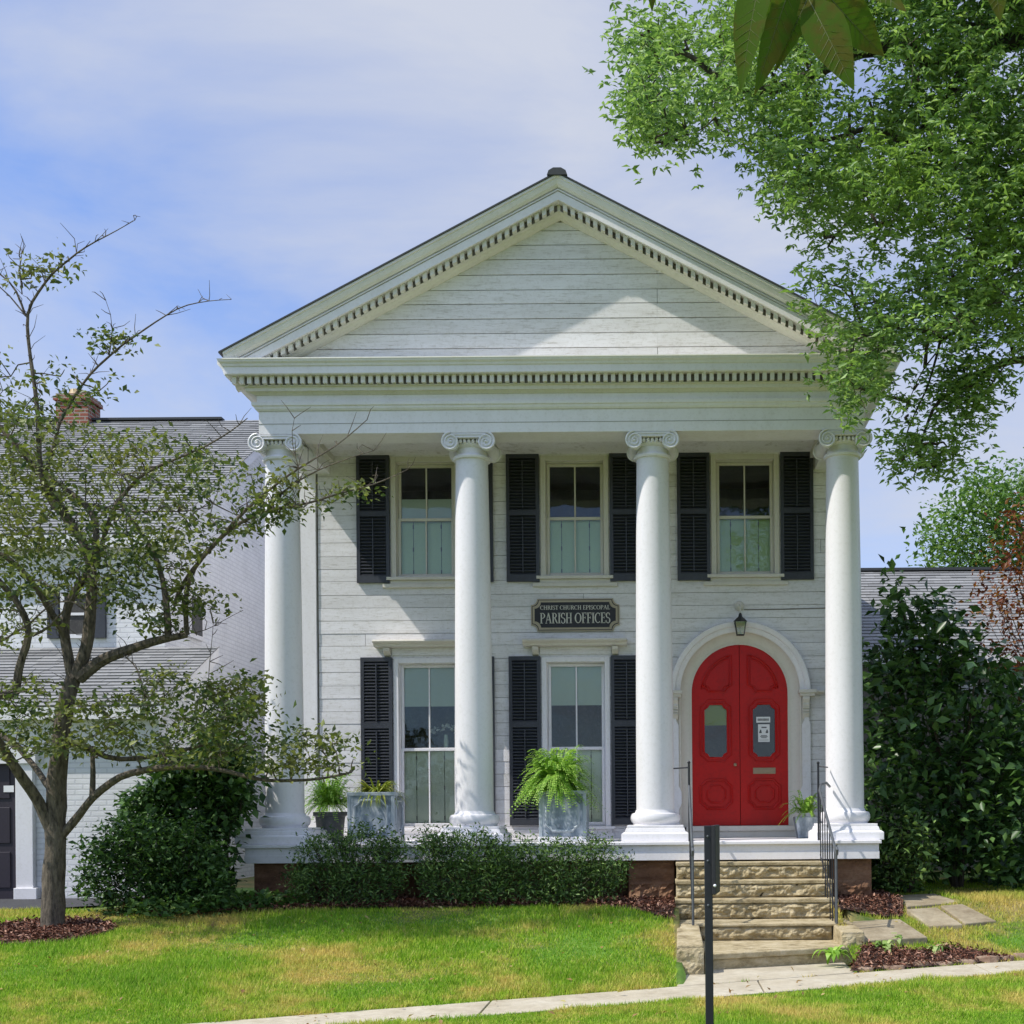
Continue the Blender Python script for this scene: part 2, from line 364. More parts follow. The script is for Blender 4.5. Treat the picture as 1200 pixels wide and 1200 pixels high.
def mat_grass(name, blade=True):
    m, nt, b = nmat(name); v = _tc(nt)
    f = _noise(nt, v, .75, 4, .6); f3 = _noise(nt, v, 5.0, 4, .65)
    if blade:
        g = nt.nodes.new('ShaderNodeNewGeometry'); c = _ramp(nt, g.outputs['Random Per Island'], [(0, (.15,.30,.015)), (.5, (.32,.52,.03)), (.85, (.52,.66,.06)), (1, (.76,.64,.24))])
    else: c = _ramp(nt, f3, [(.3, (.06,.10,.02)), (.7, (.15,.20,.05))])
    a = nt.nodes.new('ShaderNodeMath'); a.operation = 'MULTIPLY_ADD'; a.inputs[1].default_value = .35; nt.links.new(f3, a.inputs[0]); nt.links.new(f, a.inputs[2])
    f4 = _noise(nt, v, 38, 3, .7); a2 = nt.nodes.new('ShaderNodeMath'); a2.operation = 'MULTIPLY_ADD'; a2.inputs[1].default_value = .30; nt.links.new(f4, a2.inputs[0]); nt.links.new(a.outputs[0], a2.inputs[2])
    dry = _ramp(nt, a2.outputs[0], [(.79, (0,0,0)), (.97, (.8,.8,.8))])
    c = _mix(nt, dry, c, (.74,.56,.18) if blade else (.30,.22,.09))
    lush = _ramp(nt, f, [(.36, (.45,.45,.45)), (.52, (0,0,0))]); c = _mix(nt, lush, c, (.13,.34,.03))
    nt.links.new(c, b.inputs['Base Color']); b.inputs['Roughness'].default_value = .65; b.inputs['Specular IOR Level'].default_value = .2
    if blade:
        tr = nt.nodes.new('ShaderNodeBsdfTranslucent'); ms = nt.nodes.new('ShaderNodeMixShader'); ms.inputs[0].default_value = .4
        nt.links.new(c, tr.inputs['Color']); out = nt.nodes['Material Output']
        nt.links.new(b.outputs[0], ms.inputs[1]); nt.links.new(tr.outputs[0], ms.inputs[2]); nt.links.new(ms.outputs[0], out.inputs[0])
    return m
M['grass'] = mat_grass('grass_blades'); M['lawn'] = mat_grass('lawn_soil', False)
M['mulchbed'] = mat_stone('mulch_soil', [(.3, (.035,.018,.012)), (.5, (.09,.045,.03)), (.7, (.16,.09,.06))], 18, .8)

# ------------------------------------------------------------------ ground
def Yf(x): return -4.15 + .47*(np.minimum(np.maximum(x, -11), 6) - .2)      # far edge of the walk
def ground(x, y):
    x = np.asarray(x, float); y = np.asarray(y, float)
    yf = Yf(x); yt = -1.0 + .8*np.clip((x - 2.2)/.5, 0, 1); t = np.clip((y - yf)/(yt - yf), 0, 1)
    s = t*(1.0) ; s = np.where(t > .8, .8 + .2*np.sin((t-.8)/.2*PI/2)*1.0, s)
    return .54*s
def ground_cut(x, y):
    z = ground(x, y)
    st = (x > .22) & (x < 2.2) & (y < -.95) & (y > -4.6); z = np.where(st, np.minimum(z, -.03), z)
    for pl in CUTS:
        k = inpoly(np.ravel(x), np.ravel(y), pl).reshape(np.shape(x)); z = np.where(k, z - .07, z)
    return z
def Pr(px, py, rel):
    """point at pixel (px,py) lying rel metres above (below) eye level"""
    v = (py - CY) + (px - CX)*ROLL; return P(px, py, -rel*F/v)
SLABDEF = [[(998,1103,-1.48),(1087,1098,-1.47),(1055,1077,-1.34),(984,1078,-1.34)],
 [(1088,1085,-1.40),(1128,1083,-1.385),(1098,1063,-1.235),(1062,1065,-1.24)],
 [(1131,1082,-1.385),(1168,1079,-1.375),(1128,1059,-1.21),(1102,1061,-1.22)],
 [(1063,1062,-1.22),(1126,1057,-1.20),(1095,1047,-1.163),(1050,1049,-1.163)]]
def shrinkpoly(pl, d):
    c = np.mean(pl, 0); return [tuple(c + (np.array(p)-c)*(1-d/np.linalg.norm(np.array(p)-c))) for p in pl]
CUTS = [shrinkpoly([tuple(Pr(*p))[:2] for p in sl_], .07) for sl_ in SLABDEF]
xs = np.concatenate([[-900,-300,-120,-60,-30], np.arange(-18, -1, .25), np.arange(-1, 5, .06), np.arange(5, 14, .25), [20,40,100,300,900]])
ys = np.concatenate([[-300,-100,-40,-25], np.arange(-18, -5, .2), np.arange(-5, 2, .06), np.arange(2, 6, .2), [8,12,20,40,100,300,900]])
GX, GY = np.meshgrid(xs, ys, indexing='ij'); GZ = ground_cut(GX, GY)
V = np.stack([GX, GY, GZ], -1).reshape(-1, 3); nx, ny = len(xs), len(ys)
i, j = np.meshgrid(np.arange(nx-1), np.arange(ny-1), indexing='ij'); q = (i*ny + j).ravel()
Fc = np.stack([q, q+ny, q+ny+1, q+1], -1)
tag(npmesh('ground', V, Fc, M['lawn'], smooth=True), kind='structure')

def sheet(name, poly, mat, lift, thick=.03, follow=True, res=.12):
    """flat sheet over the ground inside polygon (x,y), follows the ground"""
    poly = np.array(poly, float); lo, hi = poly.min(0), poly.max(0)
    import mathutils.geometry as mg
    # dense fan: clip by sampling grid then triangulating with delaunay
    bpts = []
    for a, b in zip(poly, np.roll(poly, -1, 0)):
        n = max(2, int(np.linalg.norm(b-a)/res)); bpts += [tuple(a + (b-a)*k/n) for k in range(n)]
    gx, gy = np.meshgrid(np.arange(lo[0], hi[0], res), np.arange(lo[1], hi[1], res)); gx, gy = gx.ravel(), gy.ravel()
    k = inpoly(gx, gy, poly); ipts = list(zip(gx[k], gy[k]))
    nb = len(bpts); pts = [Vector(p) for p in bpts + ipts]
    vo, eo, fo, _, _, _ = mg.delaunay_2d_cdt(pts, [(a, (a+1) % nb) for a in range(nb)], [list(range(nb))], 1, 1e-5)
    vs = [(p.x, p.y, float(ground(p.x, p.y)) + lift) for p in vo]
    mb = MB(); mb.add(vs, [tuple(f) for f in fo])
    n = len(vo); 
    o = mb.build(name, mat, smooth=True); return tag(o, kind='structure')

wx = np.linspace(-11, 14, 40)
def walkpoly(x0, x1, w=.82):
    a = np.linspace(x0, x1, max(2, int((x1-x0)/.4)))
    return [(x, float(Yf(x))) for x in a] + [(x, float(Yf(x)) - w) for x in a[::-1]]
joints = [-12, -9.4, -6.7, -4.1, -1.55, .95, 3.4, 5.95, 8.6, 13]
for a, b in zip(joints[:-1], joints[1:]):
    poly = walkpoly(a+.008, b-.008)
    mb = MB(); mb.prism_xy(poly[::-1], -.03, .018)
    tag(mb.build('walk', M['walk'], bevel=.006), kind='structure')

BED = [(-6.9,-.4),(-6.5,-1.2),(-5.9,-1.6),(-5.1,-1.45),(-4.3,-1.15),(-3.4,-1.0),(-2,-.98),(-1,-1.0),(-.4,-1.2),(.12,-1.7),(.16,-1.0),(.16,.8),(-6.9,.8)]
tag(sheet('hedge_bed', BED, M['mulchbed'], .02), kind='structure')
RBED = [(1.95,-3.27),(2.25,-2.40),(3.02,-2.28),(3.2,-2.1),(3.55,-2.15),(3.95,-2.36)]
tag(sheet('flower_bed', RBED, M['mulchbed'], .02), kind='structure')
PBED = [(2.13,-1.3),(2.5,-1.1),(2.95,-1.0),(3.1,-.3),(3.0,.9),(2.13,.9)]
tag(sheet('pier_bed', PBED, M['mulchbed'], .03), kind='structure')
TR = [(-6.88+.78*math.cos(a), -2.5+.72*math.sin(a)) for a in np.linspace(0, 2*PI, 24, endpoint=False)]
tag(sheet('tree_bed', TR, M['mulchbed'], .03), kind='structure')
DRIVE = [(-16,-1.0),(-10,-1.05),(-8.4,-1.0),(-7.5,-.7),(-7.1,-.3),(-7.1,1.2),(-16,1.2)]
tag(sheet('driveway', DRIVE, M['asphalt'], .028, res=.3), kind='structure')

def chips(name, polys, dens, seed, parent=None, lift=.03):
    g = np.random.default_rng(seed); allp = []
    for poly in polys:
        A = np.array(poly); area = abs(np.sum(A[:,0]*np.roll(A[:,1],-1) - A[:,1]*np.roll(A[:,0],-1)))/2
        p = sample_poly(poly, int(area*dens), g); z = ground(p[:,0], p[:,1]) + lift + g.uniform(0, .03, len(p))
        allp.append(np.stack([p[:,0], p[:,1], z], -1))
    pts = np.concatenate(allp); V, Fc = leaves(pts, .055, .38, upbias=1.2, fold=.5, seed=seed)
    return npmesh(name, V, Fc, M['mulchchip'], parent)
tag(chips('mulch', [BED, RBED, PBED, TR], 1500, 5), 'loose red brown bark mulch over the planting beds', 'mulch', kind='stuff')

# grass blades
def grass():
    g = np.random.default_rng(11); N = 620000
    Z = 1/np.sqrt(g.uniform(1/22.0**2, 1/8.6**2, N)); Z = np.where(Z < 0, 9, Z)
    px = g.uniform(-40, 1240, N); x = (px - CX)*Z/F; y = Z - D0
    keep = np.ones(N, bool)
    yf = Yf(x); rag = .030*np.sin(x*7.3) + .025*np.sin(x*19.7+1) + g.normal(size=N)*.012; onwalk = (y < yf - .012 + rag*.6) & (y > yf - .805 + rag*.6); keep &= ~onwalk
    for poly in (BED, RBED, PBED, TR, DRIVE): keep &= ~inpoly(x, y, poly)
    keep &= ~((x > -7.2) & (x < 2.9) & (y > -.9))
    keep &= ~((x > .13) & (x < 2.28) & (y > -4.4) & (y - yf > -.02) & (x < 2.05))
    keep &= ~((x <= -7) & (y > -.9)); keep &= (y < 4.5)
    for poly in SLABS: keep &= ~inpoly(x, y, poly)
    x, y = x[keep], y[keep]; n = len(x); z = ground(x, y)
    h = g.uniform(.03, .075, n)*(1 + .9*np.clip(np.sin(x*5.1+y*3)*np.sin(y*6.3-x*2)*1.6-.9, 0, 1))*(.85 + .4*np.sin(x*1.7)*np.cos(y*2.1)); w = g.uniform(.004, .008, n)
    a = g.uniform(0, 2*PI, n); lean = g.uniform(.1, .9, n)*h; b = a + g.uniform(-1, 1, n) + PI/2
    base = np.stack([x, y, z - .005], -1); wv = np.stack([np.cos(a), np.sin(a), 0*a], -1)*w[:, None]
    lv = np.stack([np.cos(b)*lean, np.sin(b)*lean, h], -1)
    V = np.stack([base - wv, base + wv, base + lv], 1).reshape(-1, 3)
    Fc = np.arange(n*3).reshape(-1, 3)
    o = npmesh('grass', V, Fc, M['grass']); tag(o, 'short green lawn grass with straw coloured dry patches', 'grass', kind='stuff')

# ------------------------------------------------------------------ parish house
XL, XR, XC = -5.23, 2.70, -1.27
YW = 1.90                      # wall plane behind the colonnade
z_ = lambda r: E + r           # height relative to the eye
ZF, ZB = z_(-.40), z_(4.97)    # porch floor, underside of the entablature
house = thing('parish_house', (XC, YW, .54), 'white two storey wooden house with a four column portico, pediment and red double door', 'house')

def rows_boards(mb, x0, x1, z0, z1, yb, holes, step=.19, th=.022, gap=.0055, seed=1, clip=None):
    rnd = random.Random(seed); z = z0
    while z < z1 - .01:
        zt = min(z + step*rnd.uniform(.94, 1.06), z1); a, b = z + gap, zt
        cuts = sorted({a, b} | {h for hl in holes for h in (hl[2], hl[3]) if a < h < b})
        off = rnd.uniform(-.0035, .0035)
        jx = [rnd.uniform(x0, x1) for _ in range(rnd.choice([0, 1, 1, 2]))]
        for c, d in zip(cuts[:-1], cuts[1:]):
            mid = (c+d)/2; segs = [(x0, x1)]
            if clip: segs = [clip(c, d)]
            for h in holes:
                if h[2] < mid < h[3]:
                    ns = []
                    for s0, s1 in segs:
                        if h[0] > s0: ns.append((s0, min(s1, h[0])))
                        if h[1] < s1: ns.append((max(s0, h[1]), s1))
                    segs = [s for s in ns if s[1] - s[0] > .002]
            for s0, s1 in segs:
                pts = [s0] + sorted(v for v in jx if s0 + .1 < v < s1 - .1) + [s1]
                for k in range(len(pts)-1):
                    u = pts[k] + (.003 if k else 0); w = pts[k+1] - (.003 if k < len(pts)-2 else 0)
                    mb.box(u, w, yb - th + off, yb, c, d)
                    
        z = zt

# openings (x0,x1,z0,z1)
UW = [(-3.42, 5.20, 3.44), (-1.234, 5.20, 3.44), (1.26, 5.20, 3.44)]
LW = [(-3.40, 2.26, -.22), (-1.236, 2.26, -.22)]
DX, DZB, DR, DSP = 1.164, -.23, .705, 1.725
holes = [(c-.44, c+.44, z_(b)+.02, z_(t)-.03) for c, t, b in UW + LW]
holes += [(DX-.89, DX+.89, z_(DZB)-.1, z_(DSP))]
for k_ in range(9):
    t0_, t1_ = R(10*k_), R(10*k_+10); holes.append((DX-.945*math.cos((t0_+t1_)/2), DX+.945*math.cos((t0_+t1_)/2), z_(DSP)+.95*math.sin(t0_), z_(DSP)+.95*math.sin(t1_)))
mb = MB(); rows_boards(mb, XL+.24, XR-.02, ZF, ZB+.3, YW, holes, seed=3)
front = mb.build('front_siding', M['siding'], house, bevel=.002)
mb = MB()
# backing wall split round the openings (columns of strips)
xs_ = sorted({XL+.02, XR-.02} | {h[0] for h in holes} | {h[1] for h in holes})
for a, b in zip(xs_[:-1], xs_[1:]):
    mid = (a+b)/2; hs = sorted([h for h in holes if h[0] < mid < h[1]], key=lambda h: h[2]); z = ZF - .4
    for h in hs:
        if h[2] > z + 1e-4: mb.box(a, b, YW+.002, YW+.1, z, h[2])
        z = h[3]
    mb.box(a, b, YW+.002, YW+.1, z, ZB+.32)
mb.build('wall_backing', M['gap'], house)
# body of the house behind
mb = MB()
YB = 14.0
mb.box(XL, XL+.12, YW+.0, YB, .3, ZB+.9); mb.box(XR-.12, XR, YW, YB, .3, ZB+.9); mb.box(XL+.12, XR-.12, YB-.12, YB, .3, ZB+.9)
mb.box(XL+.12, XR-.12, YW+1.5, YW+1.6, .4, ZB+.9)
mb.build('side_wall', M['white'], house)
# rooms behind the glass
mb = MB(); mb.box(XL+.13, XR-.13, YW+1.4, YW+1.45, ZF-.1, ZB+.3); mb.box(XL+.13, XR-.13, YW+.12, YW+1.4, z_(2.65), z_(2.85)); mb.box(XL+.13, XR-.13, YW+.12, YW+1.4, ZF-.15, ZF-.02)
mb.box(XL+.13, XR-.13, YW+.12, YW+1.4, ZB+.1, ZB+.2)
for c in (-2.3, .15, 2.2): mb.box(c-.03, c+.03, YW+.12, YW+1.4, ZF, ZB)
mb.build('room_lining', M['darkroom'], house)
# corner boards, frieze and base boards on the wall
mb = MB(); mb.box(XL-.03, XL+.215, YW-.05, YW+.2, ZF, ZB); mb.build('corner_board', M['white'], house, bevel=.006)
mb = MB(); mb.box(XR-.215, XR+.03, YW-.05, YW+.2, ZF, ZB); mb.build('corner_board', M['white'], house, bevel=.006)
mb = MB(); mb.box(XL+.22, XR-.22, YW-.045, YW, z_(5.26), ZB+.34); mb.build('wall_frieze', M['siding'], house, bevel=.004)
for a, b in ((XL+.22, -3.93), (-2.87, -1.76), (-.71, .12), (2.21, XR-.22)):
    mb = MB(); mb.box(a, b, YW-.04, YW-.023, ZF, ZF+.14)
    mb.build('base_board', M['siding'], house, bevel=.004)

# windows
def window(c, t, b, lower):
    t, b = z_(t), z_(b); w = .50; y = YW
    cas = MB()
    cas.box(c-w, c-w+.075, y-.05, y+.03, b, t); cas.box(c+w-.075, c+w, y-.05, y+.03, b, t)
    cas.box(c-w+.075, c+w-.075, y-.05, y+.03, t-.075, t)
    cas.box(c-w+.01, c-w+.085, y+.03, y+.12, b, t); cas.box(c+w-.085, c+w-.01, y+.03, y+.12, b, t); cas.box(c-w+.085, c+w-.085, y+.03, y+.12, t-.085, t)
    m = M['white'] if lower else M['trim']
    frame = cas.build('window', m, house, bevel=.006)
    s = MB(); s.box(c-w-.06, c+w+.06, y-.10, y+.02, b-.045, b); s.box(c-w-.02, c+w+.02, y-.055, y-.02, b-.10, b-.045)
    if not lower: s.box(c-w-.12, c+w+.12, y-.075, y-.02, b-.155, b-.10)
    else: s.box(c-w-.05, c+w+.05, y-.06, y-.02, ZF, b-.10)
    s.build('sill', m, frame, bevel=.006)
    mid = b + (t-b)*(.47 if lower else .5); x0, x1 = c-w+.088, c+w-.088
    sh = MB(); th = .042
    def sash(z0, z1, yy, th2):
        sh.box(x0, x0+th, yy, yy+.035, z0, z1); sh.box(x1-th, x1, yy, yy+.035, z0, z1)
        sh.box(x0+th, x1-th, yy, yy+.035, z0, z0+th2); sh.box(x0+th, x1-th, yy, yy+.035, z1-th, z1)
        sh.box(c-.011, c+.011, yy+.003, yy+.032, z0+th2, z1-th)
    sash(b+.003, mid, y+.035, .06); sash(mid-.045, t-.088, y+.075, .05)
    sh.build('sash', m, frame, bevel=.004)
    g = MB(); g.box(x0+.01, x1-.01, y+.05, y+.054, b+.02, mid-.02); g.box(x0+.01, x1-.01, y+.09, y+.094, mid-.02, t-.10)
    g.build('pane', M['glass'], frame)
    p = MB(); pw = (x1-x0)/4
    for k in range(4): p.box(x0+k*pw+.004, x0+(k+1)*pw-.004, y+.13+(.008 if k % 2 else 0), y+.15, b+.03, mid-.03)
    p.build('inner_shutter', M['curtain2' if lower else 'curtain'], frame)
    for k in (1, 3):
        for zz in (.12, .5, .88):
            hk = MB(); hk.box(x0+k*pw-.008, x0+k*pw+.008, y+.124, y+.13, b+(mid-b)*zz-.03, b+(mid-b)*zz+.03); hk.build('shutter_hinge', M['gapdark'], frame)
    if not lower and c < -2:
        p = MB(); p.box(x0, x1, y+.125, y+.13, mid-.02, mid+.30); p.build('roller_shade', M['shade'], frame)
    if lower:
        p = MB(); p.box(x0, x1, y+.125, y+.13, mid + (t-mid)*.47, t-.05); p.build('roller_shade', M['shade'], frame)
    return frame
for a in UW: window(*a, False)
for a in LW: window(*a, True)

# window hoods
def hood(c, zt, up):
    mb = MB(); w = .755 if not up else .76
    y = YW-.02; k3 = .5 if up else 1
    mb.prism_yz([(y, zt), (y-.25, zt-.02), (y-.26, zt-.045), (y-.22, zt-.07), (y-.19, zt-.075), (y-.17, zt-.11), (y, zt-.115)], c-w, c+w)
    o = mb.build('window_hood', M['trim'], house, bevel=.004)
    fr = MB(); fr.box(c-.52, c+.52, y-.025, y, zt-.22, zt-.117); fr.build('hood_board', M['siding'], o)
    for s in (-1, 1):
        b = MB(); x = c + s*.58
        b.prism_yz([(y, zt-.118), (y-.15, zt-.118), (y-.14, zt-.118-.05*k3), (y-.06, zt-.118-.10*k3), (y, zt-.118-.13*k3)], x-.045, x+.045)
        b.build('bracket', M['trim'], o, bevel=.005)
for c, t, b in LW: hood(c, z_(2.52), False)
for c, t, b in UW: hood(c, z_(5.41), True)

# shutters
def shutter(x0, x1, z0, z1, lower, label=None):
    mb = MB(); y0, y1 = YW-.075, YW-.03; st = .05
    mb.box(x0, x0+st, y0, y1, z0, z1); mb.box(x1-st, x1, y0, y1, z0, z1)
    H = z1 - z0; rails = [(z0, z0+.10), (z1-.06, z1)]
    rails.append((z0+H*(.52), z0+H*.52+.07)) if not lower else rails.append((z0+H*.58, z0+H*.58+.08))
    if lower: rails[0] = (z0, z0+.09)
    for a, b in rails: mb.box(x0+st, x1-st, y0, y1, a, b)
    rails.sort()
    for (a, b), (c, d) in zip(rails[:-1], rails[1:]):
        n = int((c-b)/.046); st_ = (c-b)/n
        for k in range(n):
            zc = b + (k+.5)*st_
            mb.hexa([(x0+st, y0+.002, zc-.021), (x1-st, y0+.002, zc-.021), (x1-st, y0+.040, zc+.010), (x0+st, y0+.040, zc+.010),
                     (x0+st, y0+.002, zc-.012), (x1-st, y0+.002, zc-.012), (x1-st, y0+.040, zc+.019), (x0+st, y0+.040, zc+.019)])
        xm = (x0+x1)/2; mb.box(xm-.008, xm+.008, y0-.014, y0+.001, b+.03, c-.03)
    mb.box(x0+st, x1-st, y1-.004, y1-.001, z0+.02, z1-.02)
    return mb.build('shutter', M['shutter'], house, bevel=0, label=label)
for c, t, b in UW:
    shutter(c-.505-.49, c-.515, z_(3.36), z_(5.22), False); shutter(c+.515, c+.505+.49, z_(3.36), z_(5.22), False)
for c, t, b in LW:
    shutter(c-.505-.47, c-.515, z_(-.20), z_(2.27), True); shutter(c+.515, c+.505+.47, z_(-.20), z_(2.27), True)

# entrance surround
def arch_path(r, y, zb, zs, n=36):
    pts = [(DX-r, y, zb)] + [(DX - r*math.cos(PI*k/n), y, zs + r*math.sin(PI*k/n)) for k in range(n+1)] + [(DX+r, y, zb)]
    return pts
ZS, ZDB = z_(DSP), z_(DZB)
surround = MB()
prof = [(0, YW+.12), (0, YW+.05), (.035, YW+.05), (.035, YW+.035), (.05, YW+.035), (.15, YW-.02), (.165, YW-.05), (.19, YW-.05), (.2, YW-.03), (.30, YW-.03), (.30, YW+.03)]
surround.sweep(None, [arch_path(DR+o, y, ZDB-.02, ZS) for o, y in prof], cap=False)
sur = surround.build('door_surround', M['trim'], house, smooth=True)
arc = MB()
prof = [(.17, YW-.021), (.17, YW-.08), (.20, YW-.10), (.235, YW-.10), (.245, YW-.13), (.285, YW-.15), (.31, YW-.15), (.325, YW-.12), (.325, YW-.021)]
def arc_only(r, y, n=40): return [(DX - r*math.cos(PI*k/n), y, ZS + r*math.sin(PI*k/n)) for k in range(n+1)]
arc.sweep(None, [arc_only(DR+o, y) for o, y in prof]); arc.build('arch_moulding', M['white'], sur, smooth=True)
for s in (-1, 1):
    imp = MB()
    a, b = sorted((DX+s*(DR+.14), DX+s*(DR+.40)))
    imp.box(a, b, YW-.19, YW-.02, ZS-.03, ZS+.02); imp.box(a+.02, b-.02, YW-.16, YW-.02, ZS-.075, ZS-.03)
    if s > 0: imp.box(b, b+.12, YW-.12, YW-.02, ZS-.02, ZS+.01)
    a, b = sorted((DX+s*(DR+.20), DX+s*(DR+.30)))
    imp.prism_yz([(YW-.03, ZS-.076), (YW-.15, ZS-.076), (YW-.155, ZS-.12), (YW-.12, ZS-.17), (YW-.13, ZS-.20), (YW-.10, ZS-.26), (YW-.10, ZS-.34), (YW-.07, ZS-.38), (YW-.03, ZS-.40)], a, b)
    for k in range(3): imp.box(a-.004, b+.004, YW-.125, YW-.03, ZS-.25-.04*k, ZS-.232-.04*k)
    imp.build('impost', M['trim'], sur, bevel=.005)
for s in (-1, 1):
    leg = MB()
    e = lambda o: DX + s*(DR+o)
    prof = [(.195, ZDB-.02), (.195, ZDB+.25), (.16, ZDB+.33), (.16, ZDB+.5), (.195, ZDB+.58), (.195, ZS-.48), (.23, ZS-.42), (.23, ZS-.38), (.30, ZS-.38), (.30, ZS-.42), (.32, ZS-.48), (.32, ZDB-.02)]
    poly = [(e(o), z) for o, z in prof]
    if s > 0: poly = poly[::-1]
    leg.prism_xz(poly[::-1], YW-.075, YW-.031)
    leg.build('casing', M['white'], sur, bevel=.006)
th = MB(); th.box(DX-.80, DX+.80, YW-.14, YW+.2, ZDB-.075, ZDB); th.box(DX-.84, DX+.84, YW-.10, YW-.02, ZF, ZDB-.075); th.build('threshold', M['trim'], sur, bevel=.008)

# red door leaves
def oct_loop(cx, cz, w, h, nt):   # rectangle with stepped corners
    return [(cx-w+nt, cz-h), (cx+w-nt, cz-h), (cx+w-nt*.6, cz-h+nt*.55), (cx+w, cz-h+nt), (cx+w, cz+h-nt), (cx+w-nt*.6, cz+h-nt*.55), (cx+w-nt, cz+h), (cx-w+nt, cz+h), (cx-w+nt*.6, cz+h-nt*.55), (cx-w, cz+h-nt), (cx-w, cz-h+nt), (cx-w+nt*.6, cz-h+nt*.55)]
def door_leaf(s):
    y0, y1 = YW+.075, YW+.118
    e = lambda u: DX + s*u        # u = 0 at the meeting stile, DR at the hinge
    gc, gw, gz0, gz1 = .355, .165, z_(.78), z_(1.55)
    mb = MB()
    def pr(poly):
        if s < 0: poly = poly[::-1]
        mb.prism_xz([(e(u), z) for u, z in poly], y0, y1)
    u0, u1 = .004, DR
    pr([(u0, ZDB+.005), (u1, ZDB+.005), (u1, gz0), (u0, gz0)])
    pr([(u0, gz0), (gc-gw, gz0), (gc-gw, gz1), (u0, gz1)])
    pr([(gc+gw, gz0), (u1, gz0), (u1, gz1), (gc+gw, gz1)])
    top = [(u0, gz1), (u1, gz1), (u1, ZS)] + [(DR*math.cos(PI/2*k/18), ZS + DR*math.sin(PI/2*k/18)) for k in range(1, 18)] + [(u0, ZS+DR-.001)]
    pr(top)
    ch = .075
    for sx in (-1, 1):
        for zz, sz in ((gz0, 1), (gz1, -1)):
            tri = [(gc+sx*gw, zz), (gc+sx*(gw-ch), zz), (gc+sx*gw, zz+sz*ch)]
            if (sx*sz > 0): tri = tri[::-1]
            pr(tri)
    o = mb.build('door_leaf', M['red'], house)
    tr = MB()
    def loop(pts, r=.011, closed=True): tr.tube([(e(u), y0-.004, z) for u, z in pts], r, 6, closed)
    loop(oct_loop(gc, (gz0+gz1)/2, gw+.012, (gz1-gz0)/2+.012, .085), .017)
    loop(oct_loop(gc, (gz0+gz1)/2, gw+.06, (gz1-gz0)/2+.07, .10), .013)
    cz = z_(.235)
    loop(oct_loop(gc, cz, .235, .215, .095), .017); loop(oct_loop(gc, cz, .205, .185, .085), .008); loop(oct_loop(gc, cz, .135, .12, .06), .016)
    # arched top panel
    bz = z_(1.74)
    for d, rr in ((0, .016), (.035, .009)):
        arc_r = DR - .14 - d; um = .12 + d
        tops = [(arc_r*math.cos(t), ZS + arc_r*math.sin(t)) for t in np.linspace(.10, math.acos(um/arc_r), 14)]
        x1 = tops[0][0]
        pts = [(um, bz+.10), (um+.07, bz+.06+d*.5), (um+.10, bz+d*.5), (x1-.10, bz+d*.5), (x1-.07, bz+.06+d*.5), (x1, bz+.10)] + tops
        loop(pts, rr)
    tr.build('panel_moulding', M['red'], o, smooth=True)
    g = MB(); g.box(*sorted((e(gc-gw-.005), e(gc+gw+.005))), y0+.02, y0+.024, gz0-.005, gz1+.005); g.build('pane', M['doorglass'], o)
    if s < 0:
        k = MB(); k.box(*sorted((e(gc-gw-.004), e(gc+gw+.004))), y0+.032, y0+.036, gz0+.47, gz1); k.build('green_reflection', M['greenreflection'], o)  # added panel whose green imitates the lawn reflected in this pane
        k = MB(); k.ball((e(.075), y0-.055, z_(.665)), .026); k.lathe([(.01, 0), (.01, .01)], (e(.075), y0-.02, z_(.66)), 8)
        k.tube([(e(.075), y0, z_(.665)), (e(.075), y0-.05, z_(.665))], .01, 8); k.build('knob', M['bronze'], o, smooth=True)
    else:
        k = MB(); k.box(e(.19), e(.52), y0-.012, y0-.001, z_(.53), z_(.62)); k.box(e(.215), e(.495), y0-.02, y0-.012, z_(.55), z_(.60)); k.build('mail_slot', M['bronze'], o, bevel=.003)
        n = MB(); n.box(e(.245), e(.45), y0+.016, y0+.018, z_(1.285), z_(1.37)); n.box(e(.27), e(.44), y0+.016, y0+.018, z_(1.0), z_(1.26)); nt_ = n.build('paper_notice', M['paper'], o)
        w = MB(); yy = y0+.0145
        for q in range(9): w.box(e(.265+.0185*q), e(.265+.0185*q+.013), yy, yy+.001, z_(1.31), z_(1.345))
        w.box(e(.32), e(.395), yy, yy+.001, z_(1.205), z_(1.222))
        for cx_ in (.305, .40):
            w.box(e(cx_-.008), e(cx_+.012), yy, yy+.001, z_(1.155), z_(1.18)); w.box(e(cx_-.018), e(cx_+.018), yy, yy+.001, z_(1.13), z_(1.155))
        for q, (a, b) in enumerate([(.31,.40),(.30,.41),(.315,.395)]): w.box(e(a), e(b), yy, yy+.001, z_(1.09-.016*q), z_(1.099-.016*q))
        w.box(e(.285), e(.425), yy, yy+.001, z_(1.025), z_(1.03)); w.build('print', M['ink'], o)
    return o
door_leaf(-1); door_leaf(1)
for s in (-1, 1):
    for zz in (ZS-.12, ZDB+.35):
        hg = MB(); hg.tube([(DX+s*(DR+.006), YW+.065, zz-.06), (DX+s*(DR+.006), YW+.065, zz+.06)], .012, 6)
        hg.build('hinge', M['red'], house)

